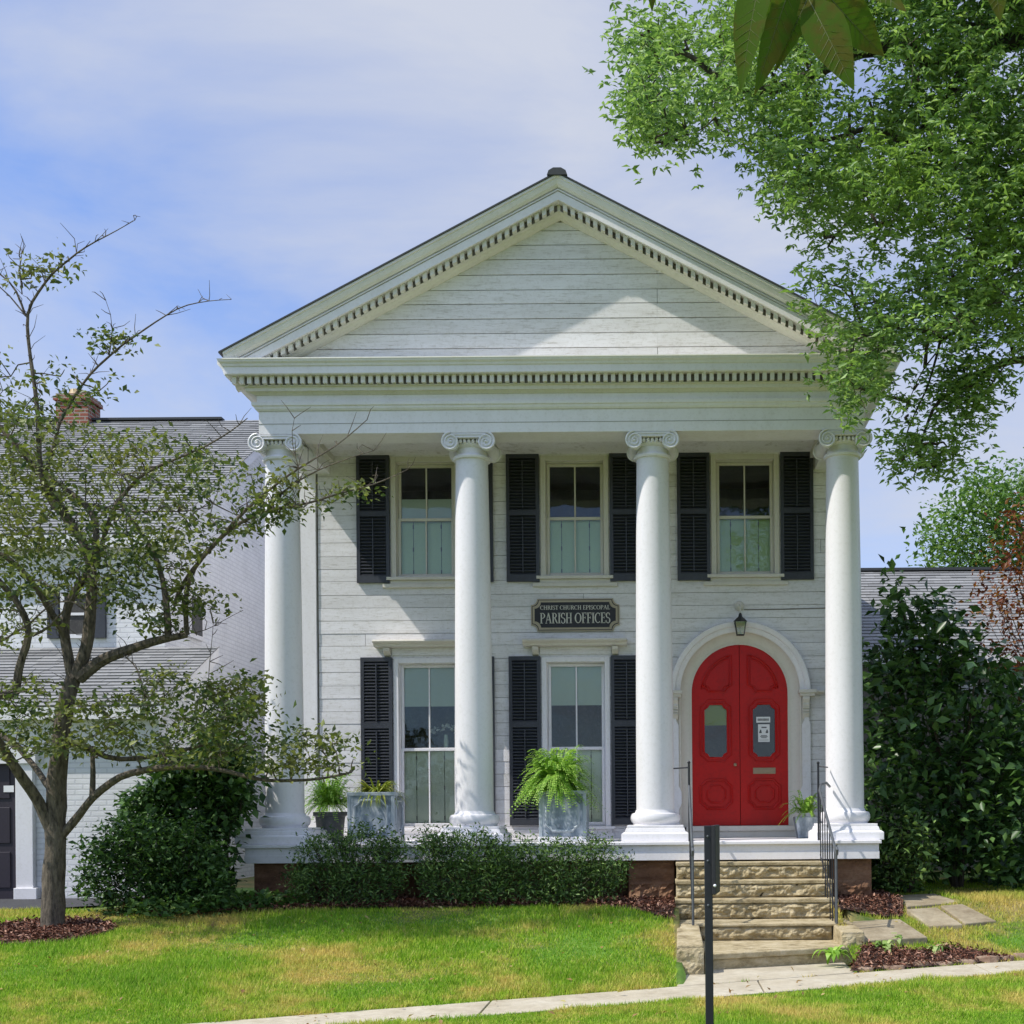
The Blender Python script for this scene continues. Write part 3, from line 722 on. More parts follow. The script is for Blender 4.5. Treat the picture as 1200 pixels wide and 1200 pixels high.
# porch floor, fascia and soffit
mb = MB(); mb.box(XL-.19, XR+.13, -.30, YW+.1, ZF-.045, ZF)
porch = mb.build('porch_floor', M['white'], house, bevel=.008)
mb = MB(); mb.box(XL-.14, XR+.10, -.26, -.20, z_(-.64), ZF-.046); mb.box(XL-.14, XL-.09, -.20, YW, z_(-.64), ZF-.046); mb.box(XR+.05, XR+.10, -.20, YW, z_(-.64), ZF-.046)
mb.box(XL-.145, XR+.105, -.267, -.26, z_(-.64), z_(-.64)+.10)
mb.build('fascia', M['white'], porch, bevel=.004)
mb = MB(); mb.box(XL+.1, XR-.1, .35, .6, .2, ZF-.05); mb.box(XL, XL+.12, .35, YW, .2, ZF-.05)
mb.build('foundation', M['brown'], house)

# columns
def rough_face(mb, x0, x1, y, z0, z1, amp, seed, res=.03, margin=.0):
    nx_, nz_ = max(2, int((x1-x0)/res)), max(2, int((z1-z0)/res)); vs, fs = [], []
    for a in range(nx_+1):
        for b in range(nz_+1):
            x = x0+(x1-x0)*a/nx_; z = z0+(z1-z0)*b/nz_
            n1 = mnoise.noise(Vector((x*9+seed, seed*3.1, z*16))) + .6*mnoise.noise(Vector((x*26, seed, z*40)))
            edge = min(1, min(a, nx_-a)/1.5, min(b, nz_-b)/1.2)
            vs.append((x, y - max(0, amp*(.6+n1))*edge, z))
    for a in range(nx_):
        for b in range(nz_):
            q_ = a*(nz_+1)+b; fs.append((q_, q_+nz_+1, q_+nz_+2, q_+1))
    mb.add(vs, fs)
CXS = [-5.02, -2.49, -.08, 2.45]
for ci, cx in enumerate(CXS):
    cy = .30
    zb, zt = z_(-.04), z_(4.68)
    prof = [(.285, -.0), (.27, .02), (.258, .05)] + [(.252 - .038*(t**1.7), .05 + (zt-zb-.05)*t) for t in np.linspace(0, 1, 14)]
    mb = MB(); mb.lathe(prof, (cx, cy, zb), 48)
    shaft = mb.build('column', M['column'], house, smooth=True)
    b = MB()
    b.lathe([(.29, .16), (.315, .15), (.33, .12), (.33, .075), (.318, .04), (.30, .025), (.295, 0)][::-1], (cx, cy, z_(-.19)), 40)
    b.build('torus', M['column'], shaft, smooth=True)
    b = MB()
    q5 = .06 if ci == 0 else 0
    for w0, w1, a, c in ((.44+q5, .44+q5, -.40, -.30), (.44+q5, .405+q5, -.30, -.275), (.395+q5, .38+q5, -.275, -.225), (.37+q5/2, .37+q5/2, -.225, -.19)):
        b.hexa([(cx-w0,cy-w0,z_(a)),(cx+w0,cy-w0,z_(a)),(cx+w0,cy+w0,z_(a)),(cx-w0,cy+w0,z_(a)),(cx-w1,cy-w1,z_(c)),(cx+w1,cy-w1,z_(c)),(cx+w1,cy+w1,z_(c)),(cx-w1,cy+w1,z_(c))])
    b.build('plinth', M['white'], shaft, bevel=.006)
    c = MB()
    c.lathe([(.216, 0), (.245, .006), (.252, .03), (.242, .05), (.216, .06), (.205, .075), (.205, .145), (.225, .15), (.25, .18), (.24, .2)], (cx, cy, z_(4.665)), 40)
    zc = z_(4.855)
    for s in (-1, 1):
        vx = cx + s*.232
        # volute scroll seen end on, front and back, joined by a waisted roll
        for yy, sg in ((cy-.30, -1), (cy+.30, 1)):
            n = 24; ring = [(vx + .098*math.cos(2*PI*k/n), yy, zc + .098*math.sin(2*PI*k/n)) for k in range(n)]
            ring2 = [(p[0], yy - sg*.07, p[2]) for p in ring]
            c.add(ring + ring2, [tuple(range(n)) if sg > 0 else tuple(range(n-1,-1,-1))] + [(k, (k+1) % n, (k+1) % n + n, k+n) for k in range(n)])
            sp = []
            for t in np.linspace(0, 1, 60):
                a = -s*(t*2*PI*2.4) + PI/2; r = .106*(1-t)**.85 + .012
                sp.append((vx + r*math.cos(a)*1.0, yy + sg*.008, zc + r*math.sin(a)))
            c.tube(sp, [.0155*(1-.5*t) for t in np.linspace(0, 1, 60)], 6)
            c.ball((vx, yy + sg*.005, zc), .02, 10)
        c.tube([(vx, cy-.24, zc), (vx, cy-.12, zc), (vx, cy, zc), (vx, cy+.12, zc), (vx, cy+.24, zc)], [.105, .085, .075, .085, .105], 18)
    for yy in (cy-.30, cy+.23):
        c.box(cx-.232, cx+.232, yy, yy+.07, z_(4.905), z_(4.955)); c.box(cx-.232, cx+.232, yy-.012, yy+.0, z_(4.94), z_(4.955)); c.box(cx-.232, cx+.232, yy-.012, yy, z_(4.905), z_(4.915))
    for k in range(5): c.ball((cx + (k-2)*.055, cy-.245, z_(4.875)), .024, 8, 1.3)
    c.box(cx-.30, cx+.30, cy-.29, cy+.29, z_(4.957), z_(4.972))
    c.build('capital', M['column'], shaft, smooth=True)
# stone piers under the porch
for x0, x1, sd in ((XL-.06, XL+.52, 1), (-.43, .16, 2), (2.2, 2.72, 3), (-2.75,-2.2,4)):
    piers = MB(); piers.box(x0, x1, -.14, .3, .3, z_(-.645)); 
    rough_face(piers, x0, x1, -.141, .35, .35+.45, .035, sd); rough_face(piers, x0+.005, x1-.005, -.141, .83, z_(-.65), .012, sd+7)
    piers.build('pier', M['brown'], house)

# entablature
ent = MB()
ent.box(XL, XR, 0, .45, ZB, z_(5.27)-.0); ent.box(XL, XL+.42, .45, YW, ZB, z_(5.27)); ent.box(XR-.42, XR, .45, YW, ZB, z_(5.27))
ent.box(XL-.02, XR+.02, -.02, .43, z_(5.37), z_(5.64)); ent.box(XL-.02, XL+.4, .43, YB, z_(5.37), z_(5.64)); ent.box(XR-.4, XR+.02, .43, YB, z_(5.37), z_(5.64))
ent.box(XL+.03, XR-.03, .5, .55, z_(5.27), z_(5.37))
entab = ent.build('entablature', M['white'], house, bevel=.004)
tn = MB()
prof = [(0, 5.27), (.02, 5.27), (.045, 5.295), (.05, 5.32), (.075, 5.33), (.08, 5.37), (0, 5.37)]
FRF = .77
def ring_band(mb, prof, x0, x1, y0, y1):   # U-shaped band round front and both sides
    mb.sweep(None, [[(x0-o, y1, z_(z)), (x0-o, y0-o*FRF, z_(z)), (x1+o, y0-o*FRF, z_(z)), (x1+o, y1, z_(z))] for o, z in prof])
ring_band(tn, prof, XL, XR, 0, YW); tn.build('taenia', M['white'], entab)
for z in (5.10,): 
    jb = MB(); jb.box(XL-.004, XR+.004, -.0045, .1, z_(z), z_(z)+.004); jb.build('board_joint', M['gap'], entab)
cn = MB()   # bed mould and dentil ground
ring_band(cn, [(.02, 5.47), (.05, 5.47), (.10, 5.50), (.14, 5.50), (.14, 5.55), (.18, 5.55), (.18, 5.66), (.02, 5.66)], XL, XR, 0, YB)
cn.build('bed_mould', M['dentil'], entab)
cn = MB(); cn.box(XL-.16, XR+.16, -.146, -.139, z_(5.565), z_(5.659)); cn.build('dentil_gap_shade', M['gapdark'], entab)  # dark strip that paints in the shade between the dentils
dn = MB(); step = .097; n = int((XR-XL+.5)/step)
for k in range(n+1):
    x = XL-.25 + (XR-XL+.5)*k/n; dn.box(x-.027, x+.027, -.205, -.139, z_(5.565), z_(5.66))
dn.build('dentil_row', M['dentil'], entab)
cc = MB()   # corona and crown
ring_band(cc, [(.02, 5.661), (.34, 5.661), (.35, 5.67), (.35, 5.755), (.37, 5.765), (.38, 5.79), (.415, 5.81), (.43, 5.845), (0.0, 5.92)], XL, XR, 0, 1.2)
cc.build('cornice', M['white'], entab)
fl = MB(); fl.hexa([(XL-.36,-.335,z_(5.835)),(XR+.36,-.335,z_(5.835)),(XR+.36,.02,z_(5.93)),(XL-.36,.02,z_(5.93)),(XL-.36,-.335,z_(5.85)),(XR+.36,-.335,z_(5.85)),(XR+.36,.02,z_(5.945)),(XL-.36,.02,z_(5.945))])
fl.build('flashing', M['flash'], entab)
# side eaves (soffit and gutter)
for s, xe in ((-1, XL), (1, XR)):
    ev = MB(); a, b = sorted((xe+s*.19, xe+s*.34)); ev.box(a, b, 1.2, YB+.2, z_(5.66), z_(5.70))
    c0 = xe + s*.34
    ev.prism_xz([(c0, z_(5.66)), (c0+s*.02, z_(5.66)), (c0+s*.05, z_(5.74)), (c0+s*.11, z_(5.80)), (c0+s*.11, z_(5.86)), (c0, z_(5.86))][::s], -.25, YB+.2)
    ev.build('eave', M['white'], entab)

# porch ceiling and coffer
mb = MB(); mb.box(XL+.42, XR-.42, .45, YW, ZB+.25, ZB+.29); mb.build('porch_ceiling', M['siding'], house)
mb = MB(); mb.box(XL+.42, XR-.42, .45, .52, ZB+.16, ZB+.25); mb.box(XL+.42, XL+.49, .52, YW-.05, ZB+.16, ZB+.25); mb.box(XR-.49, XR-.42, .52, YW-.05, ZB+.16, ZB+.25)
mb.build('ceiling_moulding', M['trim'], house)

# pediment
SL = .5215; ZAP, XTIP = 8.18, XC - 4.31
def rz(x): return ZAP - SL*abs(x-XC)          # roof surface height (relative to eye) at front
ty = MB()
def clip(c, d):
    w = (ZAP - .36 - (c - E))/SL; w = max(w, .02); return (XC-w, XC+w)
rows_boards(ty, 0, 0, z_(5.90), z_(7.74), 0.08, [], step=.19, seed=9, clip=clip, gap=.009)
ped = ty.build('pediment', M['siding'], house, bevel=.002)
bk = MB(); bk.prism_xz([(XL-.3, z_(5.85)), (XR+.3, z_(5.85)), (XC, z_(7.95))], .083, .18); bk.build('backing', M['gap'], ped)
def rake(mb, prof, xt=4.31):
    paths = []
    for v, y in prof:
        paths.append([(XC-xt, y, z_(ZAP - SL*xt - v)), (XC, y, z_(ZAP - v)), (XC+xt, y, z_(ZAP - SL*xt - v))])
    mb.sweep(None, paths, cap=True)
rk = MB()
rake(rk, [(-.0, .16), (0, -.33), (.028, -.33), (.032, -.31), (.06, -.305), (.10, -.285), (.13, -.25), (.135, -.22), (.15, -.22), (.15, -.245), (.165, -.245), (.165, -.215), (.18, -.215), (.18, -.235), (.285, -.235), (.285, -.10), (.285, .16)])
rk_o = rk.build('raking_cornice', M['white'], ped)
rb = MB(); rake(rb, [(.286, .09), (.286, -.11), (.37, -.11), (.37, -.05), (.395, -.02), (.415, .03), (.415, .09)], 4.25); rb.build('raking_bed_mould', M['dentil'], rk_o)
for s in (-1, 1):
    rd = MB(); k = 0; a, b = .02, 4.1; pts = [(XC+s*a, ZAP-.292-SL*a), (XC+s*b, ZAP-.292-SL*b), (XC+s*b, ZAP-.364-SL*b), (XC+s*a, ZAP-.364-SL*a)]
    rg = MB(); rg.prism_xz([(p, z_(q_)) for p, q_ in (pts if s < 0 else pts[::-1])], -.117, -.1105); rg.build('dentil_gap_shade', M['gapdark'], rk_o)  # painted shade strip behind the raking dentils
    x = .06
    while x < 4.0:
        a, b = x, x+.055; za, zb2 = ZAP-.288-SL*a, ZAP-.288-SL*b
        pts = [(XC+s*a, za), (XC+s*b, zb2), (XC+s*b, zb2-.078), (XC+s*a, za-.078)]
        rd.prism_xz([(p, z_(q_)) for p, q_ in (pts if s < 0 else pts[::-1])], -.19, -.111)
        x += .097
    rd.build('raking_dentil_row', M['dentil'], rk_o)
rf = MB()
for s in (-1, 1):
    a, b = XC, XC + s*4.36
    for (y0, y1) in ((-.345, YB+.3),):
        p = [(a, z_(ZAP+.003)), (b, z_(ZAP - SL*4.36+.003)), (b, z_(ZAP - SL*4.36+.024)), (a, z_(ZAP+.024))]
        rf.prism_xz(p if s > 0 else p[::-1], y0, y1)
roof = rf.build('roof', M['roofdark'], house)
rc = MB(); rc.prism_xz([(XC-.13, z_(ZAP-.025)), (XC+.13, z_(ZAP-.025)), (XC+.11, z_(ZAP+.03)), (XC+.05, z_(ZAP+.065)), (XC-.05, z_(ZAP+.065)), (XC-.11, z_(ZAP+.03))], -.36, YB+.3); rc.build('ridge_cap', M['roofdark'], roof)
gb = MB(); gb.prism_xz([(XL, z_(5.66)), (XR, z_(5.66)), (XC, z_(8.1))], YB-.1, YB); gb.build('rear_gable', M['white'], roof)

# ------------------------------------------------------------------ stone steps
steps = thing('stone_steps', (1.15, -1.6, .1), 'weathered tan sandstone steps with rough risers leading up to the red door', 'steps')
XS0, XS1 = .18, 2.12
LV = [(-.66, -.26, -.50), (-.875, -.50, -.80), (-1.09, -.80, -1.10)]   # top, back y, front y
bot = [-.875, -1.09, -1.33]
for k, ((zt_, yb_, yf_), zb_) in enumerate(zip(LV, bot)):
    x0, x1 = XS0 - .01*k, XS1 + .015*k
    mb = MB(); mb.box(x0, x1, yf_-.02, yb_+.25, z_(zt_)-.045, z_(zt_)); mb.box(x0+.02, x1-.02, yf_+.012, yb_+.2, z_(zb_)+.004, z_(zt_)-.045)
    rough_face(mb, x0+.005, x1-.005, yf_+.012, z_(zb_)+.006, z_(zt_)-.046, .045, k*5+1, res=.022)
    mb.build('step', M['sandstone'], steps, bevel=.008)
    t = MB(); t.box(x0+.012, x1-.012, yf_-.01, yb_, z_(zt_)-.03, z_(zt_)+.0025)
# landing and last two steps
mb = MB(); mb.box(XS0-.02, XS1+.1, -1.75, -1.08, z_(-1.36), z_(-1.33)); mb.box(XS0+.27, XS1-.14, -1.71, -1.1, z_(-1.52), z_(-1.36))
rough_face(mb, XS0+.27, XS1-.14, -1.712, z_(-1.515), z_(-1.365), .04, 31, .022); mb.build('step', M['sandstone'], steps, bevel=.008)
mb = MB()
low = [(XS0+.27, -1.6), (XS0+.27, -3.05), (XS1-.02, -2.42), (XS1-.02, -1.6)]
mb.prism_xy(low, z_(-1.60)+.01, z_(-1.525)); 
mb.prism_xy([(a, b+.03 if b < -2 else b) for a, b in low], z_(-1.74), z_(-1.60)+.01)
mb.build('step', M['sandstone'], steps, bevel=.012)
mb = MB(); mb.hexa([(.14,-3.32,z_(-1.78)),(.435,-3.32,z_(-1.78)),(.435,-1.70,z_(-1.78)),(.17,-1.70,z_(-1.78)),(.15,-3.28,z_(-1.40)),(.43,-3.28,z_(-1.40)),(.43,-1.70,z_(-1.335)),(.17,-1.70,z_(-1.335))])
rough_face(mb, .15, .43, -3.31, z_(-1.76), z_(-1.43), .03, 41, .03); mb.build('cheek_block', M['sandstone'], steps, bevel=.015)
mb = MB(); mb.hexa([(1.99,-2.42,z_(-1.72)),(2.27,-2.34,z_(-1.72)),(2.26,-1.3,z_(-1.72)),(1.99,-1.3,z_(-1.72)),(2.0,-2.38,z_(-1.37)),(2.26,-2.32,z_(-1.37)),(2.25,-1.3,z_(-1.335)),(2.0,-1.3,z_(-1.335))])
rough_face(mb, 2.0, 2.25, -2.40, z_(-1.70), z_(-1.39), .02, 43, .03); mb.build('cheek_block', M['sandstone'], steps, bevel=.015)
mb = MB(); a_ = [(.42, float(Yf(.42))+.0), (2.05, float(Yf(2.05)))]
mb.prism_xy([(.14, -3.34), (.14, float(Yf(.14))+.01), (2.0, a_[1][1]+.01), (2.02, -2.35), (.47, -2.95), (.47, -3.34)][::1], -.03, .02); tag(mb.build('landing_slab', M['walk'], bevel=.006), kind='structure')

# flagstones to the right
SLABS = []
def slab(pts, name='flagstone_path'):
    v = [Pr(*p) for p in pts]; SLABS.append([(q_.x, q_.y) for q_ in v])
    mb = MB(); mb.hexa([(q_.x, q_.y, q_.z-.10) for q_ in v] + [tuple(q_) for q_ in v]); tag(mb.build(name, M['flag'], bevel=.012), kind='structure')
for sl_ in SLABDEF: slab(sl_)
grass()
g = np.random.default_rng(77); n = 260; lx = g.uniform(-7.5, 4.5, n); ly = g.uniform(-6.5, -1.1, n)
ok = (ly > Yf(lx)-2) ; lx, ly = lx[ok], ly[ok]; ok = ~((lx > .05) & (lx < 2.3) & (ly > -3.5)); lx, ly = lx[ok], ly[ok]
V, Fc = leaves(np.stack([lx, ly, ground(lx, ly) + .045], -1), .06, .55, upbias=2.0, seed=78)
tag(npmesh('fallen_leaves', V, Fc, leafmat('dry_leaf', [(0, (.20,.11,.04)), (.6, (.38,.24,.09)), (1, (.45,.42,.15))], .2)), 'dry fallen leaves scattered over the lawn and walk', 'leaf litter', kind='stuff')

# ------------------------------------------------------------------ iron railings
def railing(label, side):
    x = .36 if side < 0 else 2.03
    t = thing('step_railing', (x, -1.0, ZF), label, 'railing', None)
    colx = CXS[2]+.25 if side < 0 else CXS[3]-.25
    mb = MB(); top = z_(.60) if side > 0 else z_(.62)
    mb.tube([(x, -.22, z_(-.64)), (x, -.22, top)], .014, 8); mb.ball((x, -.22, top), .02)
    mb.tube([(x, -.22, z_(.555)), (colx, .15, z_(.555))], .010, 6)
    mb.build('post', M['iron'], t, smooth=True)
    h = MB()
    yb, zb2, ya, za = -1.78, z_(-.50), -.22, z_(.28)
    if side > 0:
        pts = [(colx+.02, .1, z_(.30)), (x+.12, -.1, z_(.345)), (x+.03, -.22, z_(.32)), (x, -.35, z_(.24))]
    else: pts = [(x, -.2, z_(.33)), (x, -.3, z_(.27))]
    pts += [(x, -.35 + (yb+.35)*k/8, z_(.24) + (zb2 - z_(.24))*k/8) for k in range(1, 9)]
    pts += [(x, yb-.07, zb2-.02), (x, yb-.09, zb2+.03), (x, yb-.05, zb2+.055)]
    h.tube(pts, .017, 8); h.build('handrail', M['ironworn'], t, smooth=True)
    b = MB()
    zbf = lambda y: z_(.24) + (zb2 - z_(.24))*(y+.35)/(yb+.35)
    b.tube([(x, yb, z_(-1.335)), (x, yb, zb2+.09)], .015, 8); b.build('lower_post', M['ironworn'], t)
    nb = 7 if side > 0 else 5
    for k in range(nb):
        y = -.40 + (yb+.52)*k/(nb-1) if nb > 1 else -.5
        top_ = zbf(y); base = next((z_(zt_) for zt_, y1, y0 in LV if y0 <= y <= y1+.01), z_(-1.33)); bb = MB(); bb.tube([(x, y, base), (x, y, top_)], .008, 6); bb.build('baluster', M['iron'], t)
    lo = MB(); lo.tube([(x, -.36, z_(-.58)), (x, yb, z_(-1.22))], .008, 6); lo.build('lower_bar', M['iron'], t)
    if side < 0:
        pass
    return t
railing('black iron hand railing on the left edge of the stone steps, by the foreground post', -1)
railing('black iron hand railing on the right edge of the stone steps, beside the rightmost column', 1)

# ------------------------------------------------------------------ hanging lantern
sx = DX+.0; lt = thing('wall_lantern', (sx, YW-.02, z_(2.98)), 'small glass lantern hanging from a bracket above the arched red door', 'lantern')
b = MB(); b.ball((sx, YW-.03, z_(2.98)), .075, 16); b.tube([(sx, YW-.05, z_(2.98)), (sx, YW-.2, z_(2.97)), (sx, YW-.24, z_(2.93)), (sx, YW-.24, z_(2.80))], .010, 6); b.build('bracket', M['trim'], lt, smooth=True)
ly, lz = YW-.24, z_(2.53)
fr = MB()
for a, b_ in (((-1,-1)), ((1,-1)), ((1,1)), ((-1,1))):
    fr.tube([(sx+a*.05, ly+b_*.05, lz), (sx+a*.08, ly+b_*.08, lz+.19)], .006, 5)
for hw, zz in ((.05, lz), (.08, lz+.19)):
    fr.tube([(sx-hw, ly-hw, zz), (sx+hw, ly-hw, zz), (sx+hw, ly+hw, zz), (sx-hw, ly+hw, zz)], .007, 5, True)
fr.box(sx-.05, sx+.05, ly-.05, ly+.05, lz-.004, lz+.004)
fr.lathe([(.105, 0), (.03, .07), (.02, .11), (.008, .13)], (sx, ly, lz+.195), 4)
fr.build('lantern_frame', M['iron'], lt)
gl = MB(); gl.hexa([(sx-.047,ly-.047,lz+.006),(sx+.047,ly-.047,lz+.006),(sx+.047,ly+.047,lz+.006),(sx-.047,ly+.047,lz+.006),(sx-.076,ly-.076,lz+.185),(sx+.076,ly-.076,lz+.185),(sx+.076,ly+.076,lz+.185),(sx-.076,ly+.076,lz+.185)]); gl.build('lantern_glass', M['lampglass'], lt)
bu = MB(); bu.lathe([(.012, 0), (.012, .08), (.004, .10)], (sx, ly, lz+.006), 8); bu.build('candle', M['paper'], lt)
cd = MB(); cd.tube([(sx+.07, YW-.028, z_(2.93)), (sx+.6, YW-.028, z_(2.932)), (XR-.22, YW-.028, z_(2.945))], .009, 5); cd.build('conduit', M['gap'], house)

# ------------------------------------------------------------------ name board
sg = thing('name_board', (-1.235, YW-.03, z_(2.87)), 'black name board with gold lettering PARISH OFFICES mounted between the windows', 'sign')
def notched(cx, cz, w, h, r):
    pts = []
    for qx, qz, a0 in ((1, 1, PI), (-1, 1, PI*1.5), (-1, -1, 0), (1, -1, PI/2)):
        # concave corners, walked counter clockwise from the upper right
        seg = [(cx+qx*w + r*math.cos(a), cz+qz*h + r*math.sin(a)) for a in (np.linspace(a0 + PI/2, a0, 7) if True else [])]
        pts += seg
    return pts
scx, scz = -1.235, z_(2.87)
mb = MB(); mb.prism_xz(notched(scx, scz, .645, .237, .09), YW-.055, YW-.022); board = mb.build('board', M['gold'], sg)
mb = MB(); mb.prism_xz(notched(scx, scz, .632, .224, .092), YW-.0565, YW-.04); mb.build('board_edge', M['signblack'], board)
mb = MB(); mb.prism_xz(notched(scx, scz, .622, .214, .092), YW-.059, YW-.05); mb.build('border', M['gold'], board)
mb = MB(); mb.prism_xz(notched(scx, scz, .592, .184, .092), YW-.062, YW-.055); mb.build('panel', M['signblack'], board)
TK, TN, SF = .15, .065, .05
GL = {
 'P': (.62, [('l',.17,0,.17,1,TK),('l',.02,.03,.36,.03,SF),('l',.02,.97,.3,.97,SF),('a',.28,.73,.27,.24,-90,90,.11),('l',.2,.97,.3,.97,TN),('l',.2,.49,.3,.49,TN)]),
 'A': (.78, [('l',.38,1,.10,.02,TN),('l',.38,1,.66,.02,TK),('l',.2,.34,.56,.34,TN),('l',0,.03,.24,.03,SF),('l',.5,.03,.78,.03,SF)]),
 'R': (.72, [('l',.17,0,.17,1,TK),('l',.02,.03,.34,.03,SF),('l',.02,.97,.3,.97,SF),('a',.28,.75,.25,.22,-90,90,.11),('l',.2,.97,.3,.97,TN),('l',.2,.53,.3,.53,TN),('l',.36,.52,.64,.02,TK),('l',.56,.03,.76,.03,SF)]),
 'I': (.36, [('l',.17,0,.17,1,TK),('l',.02,.03,.33,.03,SF),('l',.02,.97,.33,.97,SF)]),
 'S': (.56, [('a',.27,.74,.2,.23,20,270,.11),('a',.27,.26,.21,.25,-160,90,.11),('l',.46,.72,.46,.95,SF),('l',.06,.06,.06,.3,SF)]),
 'H': (.80, [('l',.17,0,.17,1,TK),('l',.62,0,.62,1,TK),('l',.17,.52,.62,.52,TN),('l',.02,.03,.33,.03,SF),('l',.02,.97,.33,.97,SF),('l',.46,.03,.77,.03,SF),('l',.46,.97,.77,.97,SF)]),
 'O': (.80, [('a',.39,.5,.33,.46,0,360,.12)]),
 'F': (.60, [('l',.17,0,.17,1,TK),('l',.02,.03,.36,.03,SF),('l',.02,.97,.55,.97,TN),('l',.17,.53,.44,.53,TN),('l',.54,.78,.54,.97,SF),('l',.44,.43,.44,.64,SF)]),
 'C': (.68, [('a',.38,.5,.32,.46,48,312,.12),('l',.6,.68,.6,.95,SF)]),
 'E': (.62, [('l',.17,0,.17,1,TK),('l',.02,.03,.56,.03,TN),('l',.02,.97,.55,.97,TN),('l',.17,.53,.44,.53,TN),('l',.54,.78,.54,.97,SF),('l',.56,.03,.56,.24,SF),('l',.44,.43,.44,.64,SF)]),
 'T': (.66, [('l',.32,0,.32,1,TK),('l',.16,.03,.48,.03,SF),('l',.02,.97,.62,.97,TN),('l',.03,.76,.03,.97,SF),('l',.61,.76,.61,.97,SF)]),
 'U': (.78, [('l',.17,.3,.17,1,TK),('l',.62,.3,.62,1,TN),('a',.395,.3,.225,.27,180,360,.10),('l',.02,.97,.33,.97,SF),('l',.5,.97,.76,.97,SF)]),
 'L': (.60, [('l',.17,0,.17,1,TK),('l',.02,.97,.34,.97,SF),('l',.02,.03,.55,.03,TN),('l',.55,.03,.55,.26,SF)]),
 ' ': (.30, [])}
def text(mb, s, cx, z0, h, width, y):
    tot = sum(GL[c][0] for c in s); k = width/tot; x = cx - width/2
    for c in s:
        w, st = GL[c]
        for q_ in st:
            if q_[0] == 'l':
                _, a, b, c2, d, t = q_; p0 = Vector((x+a*k, z0+b*h)); p1 = Vector((x+c2*k, z0+d*h)); dv = (p1-p0)
                if abs(dv.x) < 1e-6: o = Vector((t*k/2, 0))
                elif abs(dv.y) < 1e-6: o = Vector((0, t*h/2))
                else: o = Vector((t*k/2, 0))
                pts = [p0-o, p1-o, p1+o, p0+o]
                mb.prism_xz([(p.x, p.y) for p in pts], y-.003, y)
            else:
                _, a, b, rx, rz_, a0, a1, t = q_; n = 14
                for i_ in range(n):
                    t0, t1 = R(a0+(a1-a0)*i_/n), R(a0+(a1-a0)*(i_+1)/n)
                    f = lambda tt, sg_: (x+(a+(rx+sg_*t*.5*(.45+.9*abs(math.cos(tt))))*math.cos(tt))*k, z0+(b+(rz_+sg_*t*.3)*math.sin(tt))*h)
                    mb.prism_xz([f(t0,-1), f(t1,-1), f(t1,1), f(t0,1)], y-.003, y)
        x += w*k
mb = MB(); text(mb, 'CHRIST CHURCH EPISCOPAL', scx, scz+.075, .062, 1.02, YW-.0622); text(mb, 'PARISH OFFICES', scx, scz-.125, .155, 1.03, YW-.0622)
mb.build('lettering', paint('letter_paint', (.62,.60,.52), .15), board)

# ------------------------------------------------------------------ foreground sign post (seen edge on)
pp = P(830, 1000, 8.0)
sp = thing('sign_post', (pp.x, pp.y, 0), 'slim black metal post with a dark edge on panel, standing before the steps', 'post')
mb = MB(); mb.box(pp.x-.026, pp.x+.026, pp.y-.026, pp.y+.026, -.05, z_(-.10)); mb.build('post', M['iron'], sp, bevel=.004)
a = R(8); c, s_ = math.cos(a), math.sin(a)
def rp_(u, w, z): return (pp.x + .0 + u*c + w*s_, pp.y - u*s_ + w*c, z)
mb = MB(); z0, z1 = z_(-.55), z_(-.098)
mb.hexa([rp_(u, w, z) for z in (z0, z1) for u, w in ((.027,-.05),(.052,-.05),(.052,.26),(.027,.26))]); mb.build('panel', M['signblack'], sp, bevel=.004)
for u, zz, m_ in ((.047, -.49, 'paper'), (.0, -.17, 'ironworn'), (.0, -.33, 'ironworn'), (.0, -.62, 'ironworn')):
    mb = MB(); mb.ball(rp_(u, -.055 if u else -.028, z_(zz)), .010 if u else .008); mb.build('bolt', M[m_], sp)

# ------------------------------------------------------------------ planters and their plants
def planter(cx, y0, label, zb=ZF):
    w = .30; t = thing('planter', (cx, y0+w, zb), label, 'planter', 'square lead planters on the porch')
    p = MB(); p.box(cx-w-.02, cx+w+.02, y0-.02, y0+2*w+.02, zb, zb+.07); p.build('foot', M['white'], t, bevel=.006)
    b = MB(); z0, z1 = zb+.07, zb+.66
    b.box(cx-w, cx+w, y0, y0+2*w, z0, z1); body = b.build('box', M['lead'], t, bevel=.006)
    r = MB(); r.box(cx-w-.012, cx+w+.012, y0-.012, y0+.03, z1-.035, z1+.012); r.box(cx-w-.012, cx+w+.012, y0+2*w-.03, y0+2*w+.012, z1-.035, z1+.012)
    r.box(cx-w-.012, cx-w+.03, y0+.03, y0+2*w-.03, z1-.035, z1+.012); r.box(cx+w-.03, cx+w+.012, y0+.03, y0+2*w-.03, z1-.035, z1+.012)
    r.box(cx-w-.008, cx-w+.035, y0-.008, y0+.035, z0, z1-.035); r.box(cx+w-.035, cx+w+.008, y0-.008, y0+.035, z0, z1-.035); r.box(cx+w-.035, cx+w+.008, y0+2*w-.035, y0+2*w+.008, z0, z1-.035)
    r.build('rim', M['leadedge'], t, bevel=.005)
    m = MB(); zc = (z0+z1)/2-.01
    m.tube([(u, y0-.004, z) for u, z in oct_loop(cx, zc, .21, .21, .08)], .02, 6, True)
    m.tube([(cx+w+.004, y0+w+(u-cx), z) for u, z in oct_loop(cx, zc, .20, .20, .09)], .014, 6, True)
    m.build('moulding', M['leadedge'], t, smooth=True)
    return z1, y0+w
